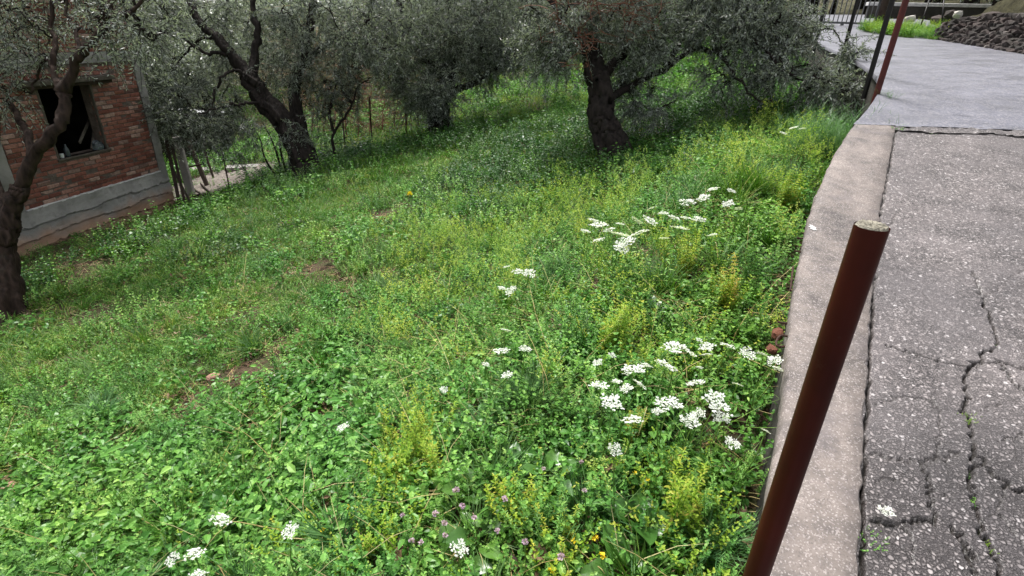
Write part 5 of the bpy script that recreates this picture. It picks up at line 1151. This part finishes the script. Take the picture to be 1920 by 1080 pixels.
# pink and yellow flowers
def flower(px, py, h, mat, label, group, s_=1.0, petals=16, R=.010, name='flower'):
    p = hit(px, py, lambda x, y: zgrass(x, y) + h); b = np.array([p[0] + rng.normal(0, .02), p[1] + rng.normal(0, .02), 0]); b[2] = float(zgrass(b[0], b[1])); o = empty(name, b); tag(o, label, 'flower', group)
    mb = MB(); tube(mb, smoothline([b, (b + p) / 2 + rng.normal(0, .015, 3), p], 4), .0016, 4, cap=False); put('stem', mb, MAT['stem'], o)
    mb = MB(); d = rdir(petals, -.2, 1); leaf_broad(mb, p + d * .002, d, np.cross(d, rdir(petals)) + d * .2, R * s_, R * .6 * s_, shape='round'); put('head', mb, mat, o); return o
for (px, py, s_) in ((855, 919, 1.3), (946, 936, 1.2), (817, 963, 1.2), (833, 981, 1.1), (932, 996, 1.0), (889, 971, .9), (867, 949, 1.1), (755, 966, .9), (772, 1014, 1.0), (789, 1017, .9), (835, 1004, 1.0), (1090, 867, .9), (1096, 920, .9), (984, 1016, 1.1), (1052, 1044, 1.2), (1019, 879, .8)):
    flower(px, py, .22, MAT['pink'], 'little round lilac-pink flower head on a thin stalk near the arum leaves', 'lilac-pink flowers near the arum leaves', s_, 22, .011, 'pink_flower')
for (px, py, s_) in ((1214, 901, 1), (1190, 887, .9), (1116, 1009, 1.2), (1076, 1014, 1), (1130, 1042, 1.4), (1035, 1069, 1.3), (984, 974, .9), (654, 951, 1.2), (606, 994, 1.1), (637, 986, .9)):
    flower(px, py, .14, MAT['yellow'], 'tiny bright yellow flower low among the near weeds', 'tiny yellow flowers in the near weeds', s_, 9, .011, 'yellow_flower')
flower(769, 364, .2, MAT['yellow'], 'lone yellow flower on the shaded lawn edge under the olives', None, 2.2, 12, .02, 'yellow_flower')
# arum rosettes: every leaf a part
def arum(px, py, leaves, label, h=.10):
    b = hit(px, py, lambda x, y: zgrass(x, y) + h); b = np.array([b[0], b[1], float(zgrass(b[0], b[1]))]); o = empty('arum_plant', b); tag(o, label, 'plant')
    for az, el, L, st in leaves:
        d = np.array([math.cos(az) * math.cos(el), math.sin(az) * math.cos(el), math.sin(el)]); a = b + norm(d + [0, 0, .9]) * st; mb = MB()
        tube(mb, smoothline([b, b + (a - b) * .5 + [0, 0, .01], a], 3), .003, 5, m=1, cap=False)
        D, X, N = frames(d[None], np.array([[0, 0, 1.]]) + rng.normal(0, .2, (1, 3))); D, X, N = D[0], X[0], N[0]; rows = []
        for u in np.linspace(0, 1, 9):
            w = L * .30 * (math.sin(math.pi * min(1, (u + .12) ** .75)) ** .8 if u < .98 else 0) * (1.15 if u < .35 else 1)
            c_ = a + D * L * u - N * L * .28 * u * u
            rows.append([c_ - X * w + N * w * .30 + N * .006 * math.sin(9 * u), c_ - X * w * .5 + N * w * .16, c_, c_ + X * w * .5 + N * w * .16, c_ + X * w + N * w * .30 + N * .006 * math.sin(8 * u + 1)])
        back = [a - D * L * .2 - X * L * .24 + N * .01, a - D * L * .2 + X * L * .24 + N * .01]
        V = np.array(rows).reshape(-1, 3); i = np.arange(8)[:, None] * 5; j = np.arange(4)[None, :]; Q = np.stack([i + j, i + j + 1, i + 5 + j + 1, i + 5 + j], -1).reshape(-1, 4)
        V = np.vstack([V, back]); mb.add(V, Q, [[45, 2, 0], [46, 4, 2]], v=rng.random()); put('leaf', mb, [MAT['arum'], MAT['stem']], o, smooth=True)
    return o
def lv(n, L, seed):
    r_ = np.random.default_rng(seed); return [(k * 6.283 / n + r_.normal(0, .3), .25 + .5 * r_.random(), L * .78 * (.75 + .5 * r_.random()), .06 + .07 * r_.random()) for k in range(n)]
arum(1030, 880, lv(6, .13, 1), 'arum rosette with wavy glossy leaves in the middle of the near weeds', .12)
arum(885, 900, lv(5, .14, 2), 'arum rosette with a broad upright leaf below the yellow-green bush', .12)
arum(905, 1000, lv(5, .13, 3), 'arum rosette among the pink flowers', .10)
arum(1195, 965, lv(4, .16, 4), 'arum with long pointed leaves beside the yellowing bush', .10)
arum(1168, 1062, [(1.9, .75, .15, .08), (3.4, .3, .13, .08), (.3, .4, .12, .07)], 'arum with one very large veined leaf at the bottom', .08)
arum(1235, 570, lv(3, .15, 6), 'pale arum leaves above the near white drift', .12)
arum(960, 870, lv(4, .14, 7), 'arum leaves right beside the yellow-green bush', .12)
arum(690, 775, lv(5, .11, 8), 'dock-like leaf rosette by the bare red soil spot', .08)
arum(850, 1060, lv(4, .12, 9), 'arum leaves at the bottom under the pink flowers', .08)
arum(1395, 610, lv(4, .11, 10), 'broad leaves beside the terracotta lumps', .10)
arum(1540, 420, lv(4, .12, 11), 'broad leaves pressed against the wall by the white paint spot', .10)
# yellow-green bushes and spires
def bush(px, py, meshes, n, R, sc_, label, name='yellow_bush', h=.1):
    b = hit(px, py, lambda x, y: zgrass(x, y) + h); o = empty(name, (b[0], b[1], float(zgrass(b[0], b[1])))); tag(o, label, 'plant')
    for k in range(n):
        d = disc(1, R)[0]; e = link('stem_cluster', random.choice(meshes), o); p = np.array([b[0] + d[0], b[1] + d[1]]); e.location = (d[0], d[1], float(zgrass(*p)) - o.location[2] - .01); e.rotation_euler = (rng.normal(0, .12), rng.normal(0, .12), rng.random() * 6.28); e.scale = (sc_ * (.8 + .4 * rng.random()),) * 3
    return o
SPG = [k_spire(MAT['bright'], 7, .34, .032, 15, .05, True, .18) for _ in range(3)]; SPO = [k_spire(MAT['gold'], 5, .36, .03, 15, .04, True, .5) for _ in range(2)]
bush(800, 850, SPG + KIND['bright'], 9, .13, .85, 'big yellow-green bush with browning stems in the near weeds')
bush(735, 890, KIND['bright'], 4, .07, .8, 'small feathery yellow-green bush beside the big one')
bush(1150, 640, SPG, 3, .035, 1.1, 'tall bright yellow-green spire above the pair of small umbels', 'weed_spire')
bush(1355, 560, SPO + SPG[:1], 4, .05, 1.0, 'tall golden yellowing spire on the kerb side', 'weed_spire')
bush(1275, 500, SPG, 3, .05, 1.0, 'green-yellow spire below the lacy umbel', 'weed_spire')
bush(1275, 945, SPG + SPO + KIND['bright'], 7, .09, .85, 'yellowing bush with brown stems beside the maroon post')
bush(1180, 800, SPO, 2, .02, .7, 'small golden spire inside the near white drift', 'weed_spire')
bush(1478, 375, SPO + SPG, 5, .1, .9, 'browning golden bush against the far coping')
bush(1000, 960, KIND['spire_green'] + KIND['bright'], 5, .09, .85, 'fresh green whorled bush beside the pink flowers', 'leafy_bush')
bush(1010, 650, KIND['leafy'] + KIND['spire_green'], 7, .13, .95, 'dense dark green leafy bush on the middle slope', 'leafy_bush')
bush(1440, 440, KIND['leafy'], 6, .12, 1.0, 'dense green leafy bush close to the wall', 'leafy_bush')
bush(600, 870, KIND['leafy'], 7, .13, .9, 'dark green leafy bush before the big yellow-green one', 'leafy_bush')
TB = [k_tuft(MAT['grass_blue'], 120, .3, .0055, .4) for _ in range(2)]; TG = [k_tuft(MAT['grass'], 120, .3, .005, .4) for _ in range(2)]
bush(185, 775, TB, 2, .03, .9, 'bluish grass tuft on the lower slope by the bare patch', 'grass_tuft', .08)
bush(622, 630, TG, 1, .01, .9, 'grass tuft with ochre base on the middle slope', 'grass_tuft', .08)
bush(460, 640, TG, 1, .01, .8, 'green grass tuft on the lawn above the bare patch', 'grass_tuft', .08)
bush(1360, 1000, TB, 3, .05, .7, 'matted blue-green grass tuft at the wall foot by the maroon post', 'grass_tuft', .08)
bush(1010, 745, TB, 3, .07, .9, 'long blue-green grass tuft beside the near white drift', 'grass_tuft', .1)
bush(335, 985, TG, 1, .01, .9, 'upright grass clump beside the bottom umbels', 'grass_tuft', .1)
bush(1400, 340, TG, 4, .15, 1.2, 'tall arching grass clump behind the farther drift', 'grass_tuft', .1)
# weeds rooted in the road
def road_weed(px, py, meshes, s_, label, n=2, R=.02):
    b = hitroad(px, py); o = empty('crack_weed', b); tag(o, label, 'weed')
    for k in range(n):
        d = disc(1, R)[0]; e = link('sprig', random.choice(meshes), o); e.location = (d[0], d[1], -.02); e.scale = (s_, s_, s_ * .7); e.rotation_euler = (0, 0, rng.random() * 6)
    return o
road_weed(1893, 650, KIND['clover'], .28, 'small green weed in the upper road crack', 2, .02)
road_weed(1905, 770, KIND['clover'], .3, 'green weed at the road crack by the picture edge', 2, .03)
road_weed(1815, 780, KIND['bright'], .2, 'yellowish sprig in the middle road crack', 2, .02)
road_weed(1800, 880, KIND['clover'], .28, 'spreading weed patch where road cracks meet', 4, .07)
road_weed(1812, 925, KIND['clover'], .2, 'lower end of the spreading road weed', 3, .03)
road_weed(1632, 1010, KIND['small'], .3, 'weed with white flowers at the coping crack', 2, .02)
road_weed(1850, 1020, KIND['bright'], .15, 'tiny yellowing sprig in the lowest road crack', 2, .02)
road_weed(1681, 242, KIND['broad'], .5, 'fresh green sprig at the end of the coping crack', 1, .01)
road_weed(1722, 246, KIND['clover'], .45, 'flat weed in the joint below the smooth lane', 3, .1)
road_weed(1660, 182, KIND['feather'], .45, 'wispy weed spilling onto the lane by the red-brown post', 2, .08)
p = hitroad(1655, 972); e = link('fallen_flower', UM[0]); e.location = tuple(p + [0, 0, .03]); e.scale = (.5,) * 3; tag(e, 'white flower head lying on the asphalt beside the coping crack', 'flower')
# dead leaves
def dead_leaf(px, py, L, label, tint):
    p = hit(px, py, lambda x, y: zgrass(x, y) + .05); mb = MB(); d = rdir(1, 0, .2)[0]; D, X, N = [a[0] for a in frames(d[None], np.array([[.2, -.3, 1.]]))]; rows = []
    for k, u in enumerate(np.linspace(0, 1, 10)):
        w = L * .3 * (.25 + math.sin(math.pi * u)) * (1.25 if k % 2 else .7) * (u < .99) + .0005; c_ = p + D * L * u + N * .02 * math.sin(3 * u); rows.append([c_ - X * w + N * w * .5, c_, c_ + X * w + N * w * .5])
    V = np.array(rows).reshape(-1, 3); i = np.arange(9)[:, None] * 3; j = np.arange(2)[None, :]; mb.add(V, np.stack([i + j, i + j + 1, i + 3 + j + 1, i + 3 + j], -1).reshape(-1, 4), v=tint); tag(put('dead_leaf', mb, MAT['litter'], origin=p), label, 'leaf')
dead_leaf(992, 1045, .075, 'brown lobed oak leaf caught at the bottom weeds', .55); dead_leaf(1372, 965, .07, 'russet dead leaf by the maroon post, upper of two', .6); dead_leaf(1385, 1012, .08, 'dull purple-brown dead leaf at the wall foot', .35)
dead_leaf(728, 1040, .07, 'pale curled dead leaf below the pink flowers', .98); dead_leaf(670, 1015, .06, 'orange-brown dead leaf left of the pale curled one', .75); dead_leaf(1130, 880, .09, 'long pale green-tan dead leaf under the white drift', .95); dead_leaf(1390, 770, .06, 'orange dead leaf between near drift and wall', .7)
